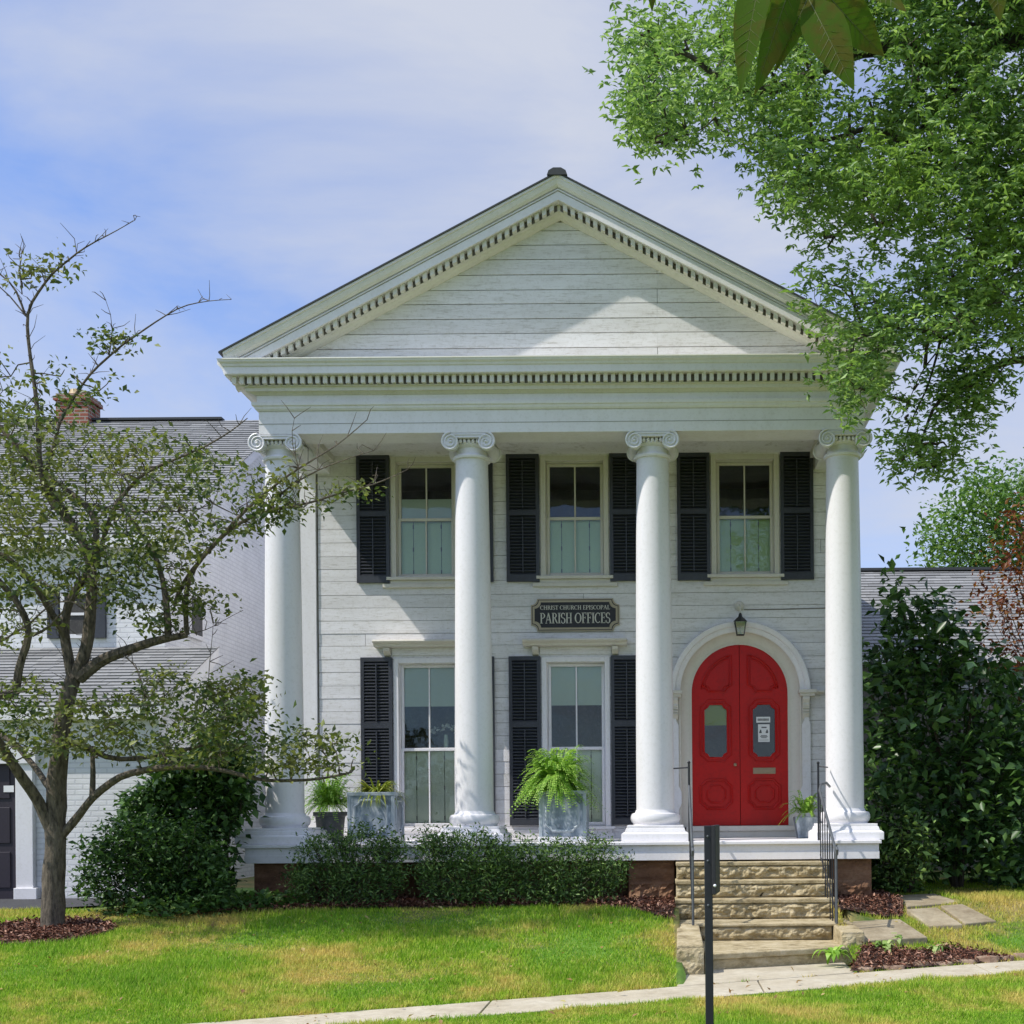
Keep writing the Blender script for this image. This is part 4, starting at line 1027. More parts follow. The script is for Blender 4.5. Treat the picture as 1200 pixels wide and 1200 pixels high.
def strap_plant(name, c, n, ln, wd, mat, label, cat, seed, arch=1.0, group=None, up=.9):
    g = np.random.default_rng(seed); V, Fc = [], []; K = 7
    for i_ in range(n):
        a = g.uniform(0, 2*PI); L = ln*g.uniform(.6, 1.15); lift = g.uniform(.25, 1.0)*up; w = wd*g.uniform(.7, 1.2)
        d = np.array([math.cos(a), math.sin(a), 0]); sd = np.array([-math.sin(a), math.cos(a), 0]); base = len(V)
        b0 = np.array(c) + d*g.uniform(0, .08)
        for k in range(K):
            t = k/(K-1); hor = L*(t*(1-.25*t))*(1.15-lift*.6); ver = L*(lift*t*1.3 - arch*t*t*(1.25))
            p = b0 + d*hor + np.array([0, 0, ver]); ww = w*(.35+1.3*t*(1-t)*2)*(1-t**4)*.5 + .001
            V += [p - sd*ww, p + sd*ww]
        for k in range(K-1): q0 = base+2*k; Fc.append((q0, q0+1, q0+3, q0+2))
    o = npmesh(name, np.array(V), np.array(Fc), mat); tag(o, label, cat, group); return o
def fern(c, n, ln, label, seed, group=None, mat=None):
    g = np.random.default_rng(seed); V, Fc = [], []
    for i_ in range(n):
        a = g.uniform(0, 2*PI); L = ln*g.uniform(.6, 1.15); lift = g.uniform(.15, 1.45)
        d = np.array([math.cos(a), math.sin(a), 0]); sd = np.array([-math.sin(a), math.cos(a), 0]); b0 = np.array(c) + d*g.uniform(0, .12)
        K = 20
        pt = []
        for k in range(K+1):
            t = k/K; pt.append(b0 + d*L*t*(1.05-lift*.38) + np.array([0, 0, L*(lift*t*1.5 - 1.12*t*t*(.7+.35*lift))]))
        for k in range(K):
            p, q0 = pt[k], pt[k+1]; t = k/K; lw = .055*ln/.45*(1-t*.75)*min(1, .4+3*t); tg = unit(q0-p)
            for s2 in (-1, 1):
                o = unit(sd*s2 + tg*.4 + np.array([0,0,g.uniform(-.3,.1)]))*lw; b = len(V)
                V += [p, p + o*.5 + tg*.011, p + o, p + o*.5 - tg*.011]; Fc.append((b, b+1, b+2, b+3))
        
    o = npmesh('fern', np.array(V), np.array(Fc), mat or M['fern']); tag(o, label, 'plant', group); return o
zt1, yc1 = planter(-3.79, -.05, 'square grey lead planter with arching strap leaved plant, before the left ground floor window')
strap_plant('strap_plant', (-3.79, yc1, zt1-.02), 220, .50, .030, M['spider'], 'yellow green arching strap leaved plant in the left lead planter', 'plant', 3, .52, up=.8)
zt2, yc2 = planter(-1.29, -.05, 'square grey lead planter holding a big bushy fern, between the middle columns')
fern((-1.38, yc2-.08, zt2+.04), 520, .60, 'big bright green bushy fern spilling over the lead planter between the middle columns', 4)
pt = thing('plant_pot', (-4.58, .9, ZF), 'dark round pot standing behind the leftmost column', 'pot')
b = MB(); b.lathe([(.15, 0), (.17, .02), (.20, .35), (.23, .37), (.23, .42), (.19, .42), (.18, .36)], (-4.58, .9, ZF), 24); b.build('vessel', M['potdark'], pt, smooth=True)
fern((-4.58, .85, ZF+.52), 200, .46, 'bushy fern in the dark pot between the leftmost column and the first planter', 6, mat=M['fern'])
b = MB()
pt = thing('plant_pot', (2.02, 1.15, ZF), 'small grey square pot with a drooping fern, between the door and the rightmost column', 'pot')
b.hexa([(1.90,1.0,ZF),(2.14,1.0,ZF),(2.14,1.24,ZF),(1.90,1.24,ZF),(1.86,.96,ZF+.30),(2.18,.96,ZF+.30),(2.18,1.28,ZF+.30),(1.86,1.28,ZF+.30)]); b.build('vessel', M['lead'], pt, bevel=.01)
fern((2.02, 1.1, ZF+.36), 60, .36, 'drooping fern in the small grey pot beside the red door', 8)

# flowers behind the lower left window glass
vz = thing('flower_vase', (-3.18, YW+.3, z_(.98)), 'green glass vase of white lilies standing inside the left ground floor window', 'vase')
b = MB(); b.lathe([(.03, 0), (.035, .1), (.028, .2)], (-3.18, YW+.2, z_(.95)), 12); b.build('vase_body', M['shade'], vz, smooth=True)
g = np.random.default_rng(5); pts = np.concatenate([np.array([[-3.18+dx, YW+.2, z_(1.22)+dz]]) + g.normal(size=(14, 3))*.015 for dx, dz in ((-.16,0),(-.02,.05),(.09,.04),(.13,-.02))])
V, Fc = leaves(pts, .07, .6, upbias=0, seed=4); npmesh('flowers', V, Fc, M['white_petal'], vz)

# ------------------------------------------------------------------ white painted brick wing on the left
wing = thing('brick_annex', (-10.5, 5, .5), 'white painted brick annex with grey shingle roofs and a red brick chimney, at the left', 'building')
WX = -7.7; WYF = 3.0; RY, RZ = 9.0, z_(8.05); EZ = RZ - .60*6
def shingles(mb, x0, x1, y0, z0, y1, z1, seed, exp=.15, tab=.33):
    """roof plane rising from eave (y0,z0) to ridge (y1,z1)"""
    rnd = random.Random(seed); L = math.hypot(y1-y0, z1-z0); n = int(L/exp); dy, dz = (y1-y0)/L, (z1-z0)/L; ny_, nz2 = -dz*1, dy
    sg_ = 1 if dy > 0 else -1
    nyv, nzv = (-dz*sg_, abs(dy))
    for k in range(n):
        a, b = k*L/n, (k+1)*L/n + .02; x = x0 - rnd.uniform(0, tab)
        while x < x1:
            u0, u1 = max(x, x0), min(x+tab-.006, x1)
            if u1 > u0 + .01:
                t = .018 + rnd.uniform(0, .008)
                A = (y0+dy*a, z0+dz*a); B = (y0+dy*b, z0+dz*b)
                mb.hexa([(u0, A[0], A[1]), (u1, A[0], A[1]), (u1, B[0], B[1]-.004), (u0, B[0], B[1]-.004),
                         (u0, A[0]+nyv*t, A[1]+nzv*t), (u1, A[0]+nyv*t, A[1]+nzv*t), (u1, B[0]+nyv*.003, B[1]+nzv*.003), (u0, B[0]+nyv*.003, B[1]+nzv*.003)])
            x += tab
mb = MB(); mb.prism_yz([(WYF, .3), (15, .3), (15, EZ), (RY, RZ-.05), (WYF, EZ)][::1], -18, WX); body = mb.build('wall', M['wbrick'], wing)
mb = MB(); shingles(mb, -18, WX+.12, WYF-.25, EZ-.13, RY, RZ, 1); rr = mb.build('main_roof', M['shingle'], wing)
mb = MB(); mb.hexa([(-18,RY,RZ-.03),(WX+.12,RY,RZ-.03),(WX+.12,15.3,EZ-.15),(-18,15.3,EZ-.15),(-18,RY,RZ),(WX+.12,RY,RZ),(WX+.12,15.3,EZ-.12),(-18,15.3,EZ-.12)]); mb.build('rear_roof', M['roofdark'], wing)
mb = MB(); mb.box(-18, WX-1.2, RY-.10, RY+.1, RZ+.005, RZ+.05); mb.build('ridge_cap', M['roofdark'], rr)
mb = MB(); mb.hexa([(WX+.002,WYF-.25,EZ-.33),(WX+.10,WYF-.25,EZ-.33),(WX+.10,RY,RZ-.2),(WX+.002,RY,RZ-.2),(WX+.002,WYF-.25,EZ-.135),(WX+.10,WYF-.25,EZ-.135),(WX+.10,RY,RZ-.005),(WX+.002,RY,RZ-.005)])
mb.box(-18, WX+.002, WYF-.25, WYF-.20, EZ-.33, EZ-.14); mb.box(-18, WX+.002, WYF-.2, WYF, EZ-.3, EZ-.27); mb.build('rake_board', M['white'], wing)
ch = MB(); ch.box(-12.2, -11.55, RY-.25, RY+.30, RZ-.6, RZ+.36); ch.box(-12.24, -11.51, RY-.29, RY+.34, RZ+.36, RZ+.44); ch.box(-12.2, -11.55, RY-.25, RY+.30, RZ+.44, RZ+.50)
chm = ch.build('chimney', M['chimney'], wing)
c2 = MB(); c2.lathe([(.20, 0), (.17, .08), (.15, .14)], (-11.88, RY+.02, RZ+.50), 16); c2.build('chimney_cap', paint('terracotta_cap', (.38,.26,.10), .3), chm, smooth=True)
# lower lean-to with door
LYF = 1.0; LX = -6.95
mb = MB(); mb.prism_yz([(LYF, .3), (WYF, .3), (WYF, z_(2.45)), (LYF, z_(1.55))], -18, LX); low_ = mb.build('lower_wall', M['wbrick'], wing)
mb = MB(); shingles(mb, -18, LX+.1, LYF-.22, z_(1.50), WYF-.003, z_(2.60), 2, exp=.13); mb.build('lower_roof', M['shingle'], wing)
mb = MB(); mb.hexa([(LX+.002,LYF-.22,z_(1.30)),(LX+.09,LYF-.22,z_(1.30)),(LX+.09,WYF,z_(2.38)),(LX+.002,WYF,z_(2.38)),(LX+.002,LYF-.22,z_(1.495)),(LX+.09,LYF-.22,z_(1.495)),(LX+.09,WYF,z_(2.59)),(LX+.002,WYF,z_(2.59))])
mb.box(-18, LX, LYF-.22, LYF-.17, z_(1.32), z_(1.49)); mb.box(-18, LX, LYF-.17, LYF, z_(1.34), z_(1.37)); mb.box(-18, LX, LYF-.06, LYF-.001, z_(.95), z_(1.33)); mb.build('eave_board', M['white'], wing)
dx0, dx1 = -9.95, -8.94
mb = MB(); mb.box(dx0, dx1, LYF-.03, LYF-.002, .56, z_(.72))
for a in range(2):
    for b_ in range(3):
        x0 = dx0+.1+a*.45; z0 = .72+b_*.62; mb.box(x0, x0+.36, LYF-.045, LYF-.03, z0, z0+.5)
dd = mb.build('door', M['greydoor'], wing, bevel=.006)
mb = MB(); mb.box(-9.12, -8.98, LYF-.052, LYF-.046, z_(.33), z_(.42)); mb.build('door_plate', M['paper'], dd)
mb = MB(); mb.box(dx1, dx1+.24, LYF-.09, LYF-.002, .50, z_(.95)); mb.box(dx1-.02, dx1+.30, LYF-.12, LYF-.002, .50, .72); mb.box(dx0-.24, dx0, LYF-.09, LYF-.002, .50, z_(.95)); mb.box(dx0-.3, dx1+.3, LYF-.12, LYF-.002, z_(.72), z_(.95)); mb.build('door_frame', M['white'], wing, bevel=.006)
def small_window(x0, x1, z0, z1, y):
    f = MB(); f.box(x0, x1, y-.05, y-.002, z0, z0+.06); f.box(x0, x1, y-.05, y-.002, z1-.06, z1); f.box(x0, x0+.06, y-.05, y-.002, z0+.06, z1-.06); f.box(x1-.06, x1, y-.05, y-.002, z0+.06, z1-.06); f.box(x0+.06, x1-.06, y-.04, y-.002, (z0+z1)/2-.02, (z0+z1)/2+.02)
    o = f.build('window', M['white'], wing); g_ = MB(); g_.box(x0+.06, x1-.06, y-.02, y-.004, z0+.06, z1-.06); g_.build('pane', M['darkroom'], o)
    s = MB(); s.box(x0-.20, x0-.02, y-.06, y-.002, z0, z1); s.build('side_shutter', M['shutter'], o); s = MB(); s.box(x1+.02, x1+.20, y-.06, y-.002, z0, z1); s.build('side_shutter', M['shutter'], o)
small_window(-9.30, -8.80, z_(2.75), z_(3.50), WYF)
small_window(-12.2, -11.5, z_(2.75), z_(3.55), WYF)
f = MB(); f.box(WX+.002, WX+.05, 3.9, 4.5, z_(2.9), z_(3.65)); o_ = f.build('side_window', M['white'], wing); f = MB(); f.box(WX+.051, WX+.055, 3.97, 4.43, z_(2.97), z_(3.58)); f.build('pane', M['darkroom'], o_)

# ------------------------------------------------------------------ building on the right
rb = thing('far_house', (7, 9, .5), 'grey shingle roofed house half hidden by shrubs, right of the portico house', 'building')
mb = MB(); mb.box(3.2, 18, 7.2, 14, .3, z_(3.0)); mb.build('wall', M['gap'], rb)
mb = MB(); shingles(mb, 3.0, 18, 7.0, z_(2.85), 11, z_(5.25), 4, exp=.16); r_ = mb.build('roof', M['shingle'], rb)
mb = MB(); mb.box(3.0, 18, 10.9, 11.1, z_(5.25), z_(5.31)); mb.build('ridge_cap', M['roofdark'], r_)
mb = MB(); mb.box(3.0, 18, 6.93, 7.0, z_(2.72), z_(2.86)); mb.box(5.0, 18, 4.6, 4.68, z_(3.55)-1.6, z_(3.7)-1.6); mb.build('gutter', M['white'], r_)

# ------------------------------------------------------------------ trees and shrubs
def grow_twigs(C, nodes, br, rmax, rmin, lmax, arch, seg=4):
    """link every leaf clump to the nearest wood, so that twigs branch off earlier twigs"""
    NA = np.array(nodes); n0 = len(NA); d = np.array([((NA - c)**2).sum(1).min() for c in C]); order = np.argsort(d)
    buf = np.concatenate([NA, np.zeros((len(C), 3))]); gen = np.zeros(len(buf)); cnt = n0
    for k in order:
        c = C[k]; q = ((buf[:cnt] - c)**2).sum(1) * (1 + .12*gen[:cnt]); j = int(q.argmin()); a = Vector(buf[j]); b = Vector(c); L = (b-a).length
        if L < lmax:
            gk = gen[j]; r0 = max(rmin, rmax*(.72**gk)); m = (a+b)/2 + Vector((rng.normal()*.08*L, rng.normal()*.08*L, arch*L))
            br.tube([a, m, b], [r0, r0*.8, r0*.62], seg, cap=False)
            buf[cnt] = c; gen[cnt] = gk + 1; cnt += 1

# --- small tree on the left
TB = thing('small_tree', (-6.88, -2.2, float(ground(-6.88, -2.2))), 'small spreading tree with sparse leaves and twisted branches in a mulch ring, left foreground', 'tree')
Zt = 13.8
br = MB(); nodes = []; RS = .84
def branch(pts, r0, r1, seg=7, wob=.012):
    Q = []; n = len(pts)
    for k in range(n-1):
        a, b = P(*pts[k]), P(*pts[k+1]); m = max(2, int((b-a).length/.12))
        for i_ in range(m): Q.append(a.lerp(b, i_/m))
    Q.append(P(*pts[-1]))
    # smooth
    for _ in range(2): Q = [Q[0]] + [(Q[i_-1] + Q[i_]*2 + Q[i_+1])/4 for i_ in range(1, len(Q)-1)] + [Q[-1]]
    L = len(Q); rad = []
    r0 *= RS; r1 *= RS
    for i_, q_ in enumerate(Q):
        t = i_/(L-1); nz3 = mnoise.noise_vector(q_*3.1)*wob; q_ += nz3 if 0 < i_ < L-1 else Vector((0,0,0))
        rad.append((r0 + (r1-r0)*t)*(1 + .10*mnoise.noise(q_*9)))
    br.tube(Q, rad, seg); nodes.extend([tuple(q_) for q_ in Q]); return Q
Z = Zt
branch([(62,1096,Z),(62,1060,Z),(64,1000,Z),(66,960,Z),(68,900,Z),(70,868,Z),(78,820,Z),(86,795,Z)], .150, .100, 12, .02)
branch([(66,985,Z),(44,935,Z-.1),(22,905,Z-.3),(0,870,Z-.5),(-40,830,Z-.7)], .085, .05, 9)
branch([(60,925,Z),(38,895,Z+.3),(15,868,Z+.5),(-20,850,Z+.7)], .045, .03)
branch([(68,985,Z),(88,962,Z),(108,935,Z-.1),(140,908,Z-.2),(180,900,Z-.3),(230,898,Z-.4),(270,905,Z-.5),(310,915,Z-.6),(370,914,Z-.7),(412,905,Z-.8)], .062, .012, 8)
branch([(108,936,Z-.1),(110,905,Z-.1),(108,875,Z)], .04, .028)
branch([(72,868,Z),(100,872,Z),(120,890,Z+.1),(160,890,Z+.2),(210,880,Z+.3),(260,868,Z+.4),(300,880,Z+.4)], .045, .012)
branch([(86,800,Z),(80,770,Z),(72,740,Z),(82,700,Z),(95,680,Z),(108,668,Z)], .075, .045, 8)
branch([(84,800,Z),(100,770,Z),(106,720,Z),(110,665,Z),(100,640,Z),(70,590,Z),(40,545,Z),(0,500,Z)], .085, .035, 9)
branch([(92,795,Z),(115,775,Z),(150,760,Z-.1),(180,752,Z-.1),(200,747,Z-.15),(219,744,Z-.15)], .088, .04, 9)
branch([(197,748,Z-.15),(196,715,Z-.1),(192,680,Z),(178,640,Z+.1),(155,610,Z+.1),(140,590,Z+.2)], .052, .018, 8)
branch([(219,744,Z-.15),(218,715,Z-.2),(218,690,Z-.2),(226,665,Z-.3),(250,640,Z-.4),(275,615,Z-.5),(310,600,Z-.6),(360,590,Z-.7),(400,578,Z-.8),(450,565,Z-.9),(478,550,Z-1)], .034, .005)
branch([(204,710,Z-.15),(216,680,Z-.2),(240,650,Z-.4),(268,620,Z-.5),(300,585,Z-.5),(350,548,Z-.6),(395,522,Z-.7),(430,492,Z-.8)], .030, .005)
branch([(330,578,Z-.5),(360,556,Z-.6),(400,540,Z-.7),(438,528,Z-.8)], .014, .004)
branch([(108,668,Z),(112,640,Z),(115,610,Z+.1),(100,590,Z+.2),(60,560,Z+.3),(20,540,Z+.4)], .05, .02)
branch([(112,665,Z),(120,640,Z-.1),(130,600,Z-.2),(160,560,Z-.3),(200,540,Z-.4),(250,520,Z-.5),(290,490,Z-.6)], .035, .006)
branch([(100,640,Z),(80,610,Z),(52,580,Z),(45,530,Z),(45,490,Z),(40,450,Z),(34,400,Z),(30,365,Z),(60,320,Z-.1),(100,290,Z-.2),(158,258,Z-.3)], .045, .004)
branch([(70,495,Z),(95,450,Z),(125,418,Z-.1),(170,385,Z-.2),(220,355,Z-.3),(270,351,Z-.4)], .02, .004)
branch([(52,560,Z),(70,495,Z)], .03, .02)
branch([(30,370,Z),(22,340,Z),(0,320,Z),(-20,312,Z)], .016, .008); branch([(32,372,Z),(12,345,Z),(-10,330,Z)], .012, .006)
branch([(26,345,Z),(22,310,Z),(26,296,Z)], .008, .003)
branch([(128,416,Z-.1),(135,385,Z-.1),(124,352,Z-.1)], .008, .003)
branch([(78,750,Z),(45,690,Z-.3),(10,650,Z-.5),(-30,640,Z-.6)], .05, .03)
branch([(18,812,Z-.4),(25,770,Z-.5),(38,745,Z-.5),(28,715,Z-.6),(8,690,Z-.6),(-20,660,Z-.7)], .055, .035)
branch([(38,745,Z-.5),(60,735,Z-.5),(75,715,Z-.6)], .02, .01); branch([(0,815,Z-1),(18,812,Z-.4)], .055,.055)
branch([(0,752,Z-.8),(40,728,Z-.7),(55,708,Z-.7),(85,700,Z-.7),(100,715,Z-.7)], .014, .008)
branch([(140,762,Z-.1),(165,785,Z-.2),(171,830,Z-.3)], .010, .004); branch([(100,590,Z+.1),(150,600,Z),(220,600,Z-.2),(250,590,Z-.2)], .018, .006)
branch([(200,745,Z),(240,740,Z-.2),(285,715,Z-.3)], .006, .003); branch([(241,830,Z-.3),(245,790,Z-.3),(250,730,Z-.3)], .007, .003)
branch([(350,548,Z-.6),(340,520,Z-.6),(345,490,Z-.6)], .007, .003)
# spur twigs
g = np.random.default_rng(21); NA = np.array(nodes); sel = g.choice(len(NA), 620)
for k in sel:
    p = Vector(NA[k])
    if p.z < E + 1.3: continue
    d = Vector(g.normal(size=3)); d.z = abs(d.z) + .3; d.normalize(); L = g.uniform(.08, .30)
    q1 = p + d*L*.5 + Vector(g.normal(size=3))*.02; q2 = q1 + (d + Vector(g.normal(size=3))*.5)*L*.4
    br.tube([p, q1, q2], [.005, .004, .002], 4)
CL = []
def clumps(poly, n, z0, z1, seed):
    g_ = np.random.default_rng(seed); q_ = sample_poly(poly, n, g_); Zs = g_.uniform(z0, z1, n); CL.append(Pn(q_[:, 0], q_[:, 1], Zs)); return CL[-1]
clumps([(-60,470),(30,465),(60,495),(125,505),(160,510),(210,505),(250,530),(285,545),(300,560),(300,600),(270,640),(240,650),(180,650),(150,690),(100,700),(0,700),(-60,700)], 500, Z-1.3, Z+1.3, 1)
clumps([(-60,380),(10,400),(45,420),(58,460),(58,500),(-60,520)], 36, Z-.6, Z+.6, 12)
clumps([(-60,690),(60,680),(60,740),(-60,790)], 40, Z-1, Z+.8, 2)
clumps([(130,640),(190,620),(230,660),(220,700),(200,740),(150,730),(120,700)], 70, Z-.7, Z+.4, 3)
clumps([(-60,800),(60,790),(70,830),(100,800),(150,810),(190,775),(230,800),(300,790),(305,830),(250,860),(270,895),(200,900),(100,880),(-60,900)], 320, Z-1.2, Z+1.0, 4)
clumps([(250,800),(300,792),(308,815),(285,850),(300,880),(250,890)], 60, Z-.8, Z+.2, 14)
clumps([(290,870),(330,850),(370,858),(412,868),(415,890),(400,905),(330,905),(290,905)], 62, Z-1, Z-.3, 5)
clumps([(300,570),(340,560),(345,590),(385,580),(430,560),(430,578),(340,605),(290,625)], 46, Z-.8, Z-.3, 6)
clumps([(330,530),(350,535),(350,570),(325,565)], 6, Z-.8, Z-.5, 16)
clumps([(12,318),(40,310),(60,315),(55,330),(20,340)], 10, Z-.1, Z+.1, 7); clumps([(64,305),(80,300),(85,312),(70,320)], 5, Z-.2, Z, 17)
clumps([(112,400),(130,385),(150,390),(155,408),(115,415)], 12, Z-.2, Z, 8); clumps([(70,430),(140,440),(120,470),(60,480)], 14, Z-.2, Z+.3, 9)
clumps([(205,680),(265,700),(265,715),(215,720)], 18, Z-.4, Z, 10)
clumps([(-60,560),(40,600),(70,640),(20,680),(-60,690)], 60, Z-1, Z+.5, 11)
CLp = np.concatenate(CL); grow_twigs(CLp, nodes, br, .010, .0028, 1.3, .05)
trunk = br.build('trunk', M['bark'], TB, smooth=True)
g = np.random.default_rng(31); per = 15
lp = (CLp[:, None, :] + g.normal(size=(len(CLp), per, 3))*np.array([.125, .125, .05])).reshape(-1, 3)
V, Fc = leaves(lp, .078, .52, upbias=.6, seed=2, droop=.25); npmesh('crown', V, Fc, M['dogwood'], TB)

# --- big oak overhanging from the right
OK = thing('oak_tree', (8.2, -2.2, .3), 'large oak whose leafy limbs overhang the roof corner from the upper right', 'tree')
br = MB(); nodes = []; RS = 1.0
Zo = 13.4
tb = Vector((8.2, -2.2, .2))
br.tube([tb, tb+Vector((0,0,1)), tb+Vector((-.05,.05,3)), tb+Vector((-.1,.1,6)), tb+Vector((-.2,.2,9)), tb+Vector((-.1,.2,13)), tb+Vector((.1,.1,17))], [.5,.42,.38,.34,.28,.2,.08], 16)
def W2(p): return p
branch([(1520,300,13.6),(1400,150,13.5),(1300,80,13.5),(1200,40,13.4),(1150,62,13.4),(1100,78,13.3),(1060,55,13.2),(1010,60,13.1),(960,80,13),(900,110,12.9),(860,105,12.8),(800,60,12.8),(750,40,12.8)], .22, .01, 8, .05)
branch([(1200,40,13.4),(1120,30,13.4),(1060,0,13.2),(1000,-60,13.2)], .06, .03)
branch([(1150,62,13.4),(1110,110,13.3),(1080,150,13.3),(1060,200,13.2),(1000,250,13.1),(970,290,13)], .05, .01, wob=.04)
branch([(1520,420,13.8),(1400,330,13.7),(1300,260,13.6),(1220,230,13.6),(1170,240,13.5),(1150,300,13.4),(1110,350,13.3),(1050,380,13.2),(1000,400,13.1)], .14, .012, wob=.04)
branch([(1220,230,13.6),(1160,190,13.4),(1100,180,13.3),(1020,150,13.2),(940,170,13.0),(880,180,13)], .06, .01, wob=.05)
branch([(1400,330,13.7),(1300,400,13.6),(1200,420,13.4),(1140,440,13.3),(1100,470,13.2),(1080,520,13.1),(1070,560,13.1)], .08, .006, wob=.04)
branch([(1110,350,13.3),(1100,410,13.2),(1085,460,13.2),(1060,510,13.1),(1055,540,13.1)], .02, .005)
branch([(1100,410,13.2),(1075,440,13.1),(1065,470,13.1)], .010, .004); branch([(1060,55,13.2),(1090,130,13.2),(1100,200,13.2)], .03, .01)
branch([(860,105,12.8),(830,150,12.8),(780,170,12.8)], .012, .004); branch([(800,60,12.8),(760,90,12.8),(725,115,12.8)], .012, .003)
for s in ((1520,100),(1500,-60)): branch([(s[0],s[1],13.4),(1350,s[1]-100,13.3),(1150,s[1]-180,13.2),(950,-120,13)], .15, .02, wob=.05)
OUT = [(850,-5),(830,25),(800,35),(775,28),(748,15),(730,25),(722,45),(733,60),(722,90),(712,112),(738,130),(735,150),(765,185),(780,180),(795,160),(830,135),(850,118),(862,118),(855,140),(838,150),(836,165),(870,175),(890,195),(912,235),(930,265),(945,300),(943,345),(972,380),(955,405),(968,440),(1000,465),(1012,490),(1035,430),(1055,390),(1120,395),(1180,385),(1200,415),(1320,470),(1500,380),(1560,-200),(1300,-400),(1000,-300)]
HANG = [(1045,450),(1065,440),(1058,480),(1050,530),(1062,555),(1105,560),(1112,530),(1150,480),(1172,430),(1130,420),(1110,450),(1095,520),(1075,530),(1068,480),(1080,440)]
g = np.random.default_rng(41)
OUT = [(a + (10 if a < 860 else 0), b) for a, b in OUT]; q1 = sample_poly(OUT, 2700, g); z1_ = g.uniform(11.6, 14.6, len(q1))
# keep clump centres away from small sky holes
HOLES = [(1000,68,22,14),(1028,85,14,20),(985,105,22,10),(1015,300,16,12),(850,200,14,10),(1065,300,10,8),(990,300,14,18),(1180,65,14,8),(870,140,8,8),(1130,280,8,8),(1040,330,8,6),(900,90,8,6)]
keep = np.ones(len(q1), bool)
for hx, hy, rx, ry in HOLES: keep &= (((q1[:,0]-hx)/(rx+16))**2 + ((q1[:,1]-hy)/(ry+14))**2) > 1
nf = mnoise.noise
gap = np.array([nf(Vector((a/55, b/55, 3.3))) + .5*nf(Vector((a/24, b/24, 9.1))) for a, b in q1]); keep &= gap > -.46
q1, z1_ = q1[keep], z1_[keep]
q2 = sample_poly(HANG, 46, g); q1 = np.concatenate([q1, q2]); z1_ = np.concatenate([z1_, g.uniform(12.8, 13.4, len(q2))])
C = Pn(q1[:, 0], q1[:, 1], z1_); grow_twigs(C, nodes, br, .022, .004, 1.5, .08)
br.build('trunk', M['barkdark'], OK, smooth=True)
# whorls of narrow leaves
per = 15; wc = (C[:, None, :] + g.normal(size=(len(C), per, 3))*np.array([.15,.17,.13])).reshape(-1, 3); nw = len(wc); k7 = 6
lp = np.repeat(wc, k7, 0) + g.normal(size=(nw*k7, 3))*.012
ang = g.uniform(0, 2*PI, (nw, 1)) + np.arange(k7)[None, :]*2*PI/k7; el = g.uniform(-.5, .35, (nw, 1))*np.ones((1, k7))
d = np.stack([np.cos(ang), np.sin(ang), el], -1).reshape(-1, 3)
V, Fc = leaves(lp, .084, .36, dirs=d, upbias=.6, seed=6, droop=.15, fold=.3); npmesh('crown', V, Fc, M['oak'], OK)

# --- shrubs helper: clumps inside an outline, with woody stems
def shrub(name, label, cat, poly, Z0, Z1, n, per, size, mat, base, seed, aspect=.5, spread=.09, group=None, stems=7, droop=.2, surface=False, upb=.8):
    g_ = np.random.default_rng(seed); q_ = sample_poly(poly, n, g_); u = g_.uniform(0, 1, n)
    if surface: u = np.where(g_.uniform(size=n) < .6, u*.35, u)
    Zs = Z0 + (Z1-Z0)*u; C = Pn(q_[:, 0], q_[:, 1], Zs)
    cen = C.mean(0); ns = max(6, n//11); pick = g_.choice(n, ns); far = np.linalg.norm(C[pick] - cen, axis=1); pick = pick[np.argsort(-far)[:ns//2+3]]
    stray = cen + (C[pick] - cen)*g_.uniform(1.04, 1.16, (len(pick), 1)); stray[:, 2] += g_.uniform(0, .08, len(pick)); C = np.concatenate([C, stray]); n = len(C)
    C[:, 2] = np.maximum(C[:, 2], ground(C[:, 0], C[:, 1]) + .06)
    t = thing(name, base, label, cat, group); s = MB(); bx = Vector(base)
    for k in range(stems):
        c = Vector(C[g_.integers(n)]); m = bx.lerp(c, .5) + Vector((0, 0, .15*(c-bx).length)); r = .012 + .01*(c-bx).length
        s.tube([bx + Vector((g_.normal()*.05, g_.normal()*.05, -.02)), m, c], [r, r*.6, r*.25], 6)
    for c in C[g_.choice(n, min(n, 150))]:
        c = Vector(c); s.tube([c + (bx-c)*.22 + Vector((0,0,-.02)), c], [.006, .003], 4)
    s.build('stems', M['barkdark'], t)
    lp = (C[:, None, :] + g_.normal(size=(n, per, 3))*spread).reshape(-1, 3); lp[:, 2] = np.maximum(lp[:, 2], ground(lp[:, 0], lp[:, 1]) + .02)
    V, Fc = leaves(lp, size, aspect, upbias=upb, seed=seed+1, droop=droop); npmesh('foliage', V, Fc, mat, t); return t
gz = lambda x, y: float(ground(x, y))
shrub('broadleaf_shrub', 'tall dark green broad leaved shrub beside the leftmost column, behind a lower shrub', 'shrub',
      [(150,990),(145,955),(160,925),(172,935),(180,900),(205,885),(215,895),(235,866),(256,856),(272,872),(288,884),(290,905),(294,930),(284,950),(268,975),(262,1030),(240,1050),(180,1045)], 15.3, 16.6, 520, 16, .125, M['bush'], (-5.6, -.3, gz(-5.6,-.3)), 51, surface=True, aspect=.55)
shrub('low_shrub', 'low sprawling fine leaved shrub at the lawn edge, left of the leftmost column', 'shrub',
      [(96,1010),(90,992),(112,985),(120,970),(150,972),(165,958),(195,968),(225,966),(244,985),(262,1005),(268,1030),(262,1050),(235,1066),(170,1076),(125,1064),(98,1048)], 14.5, 15.5, 480, 16, .08, M['bush'], (-5.9, -1.1, gz(-5.9,-1.1)), 52, surface=True, aspect=.45, spread=.08, droop=-.2)
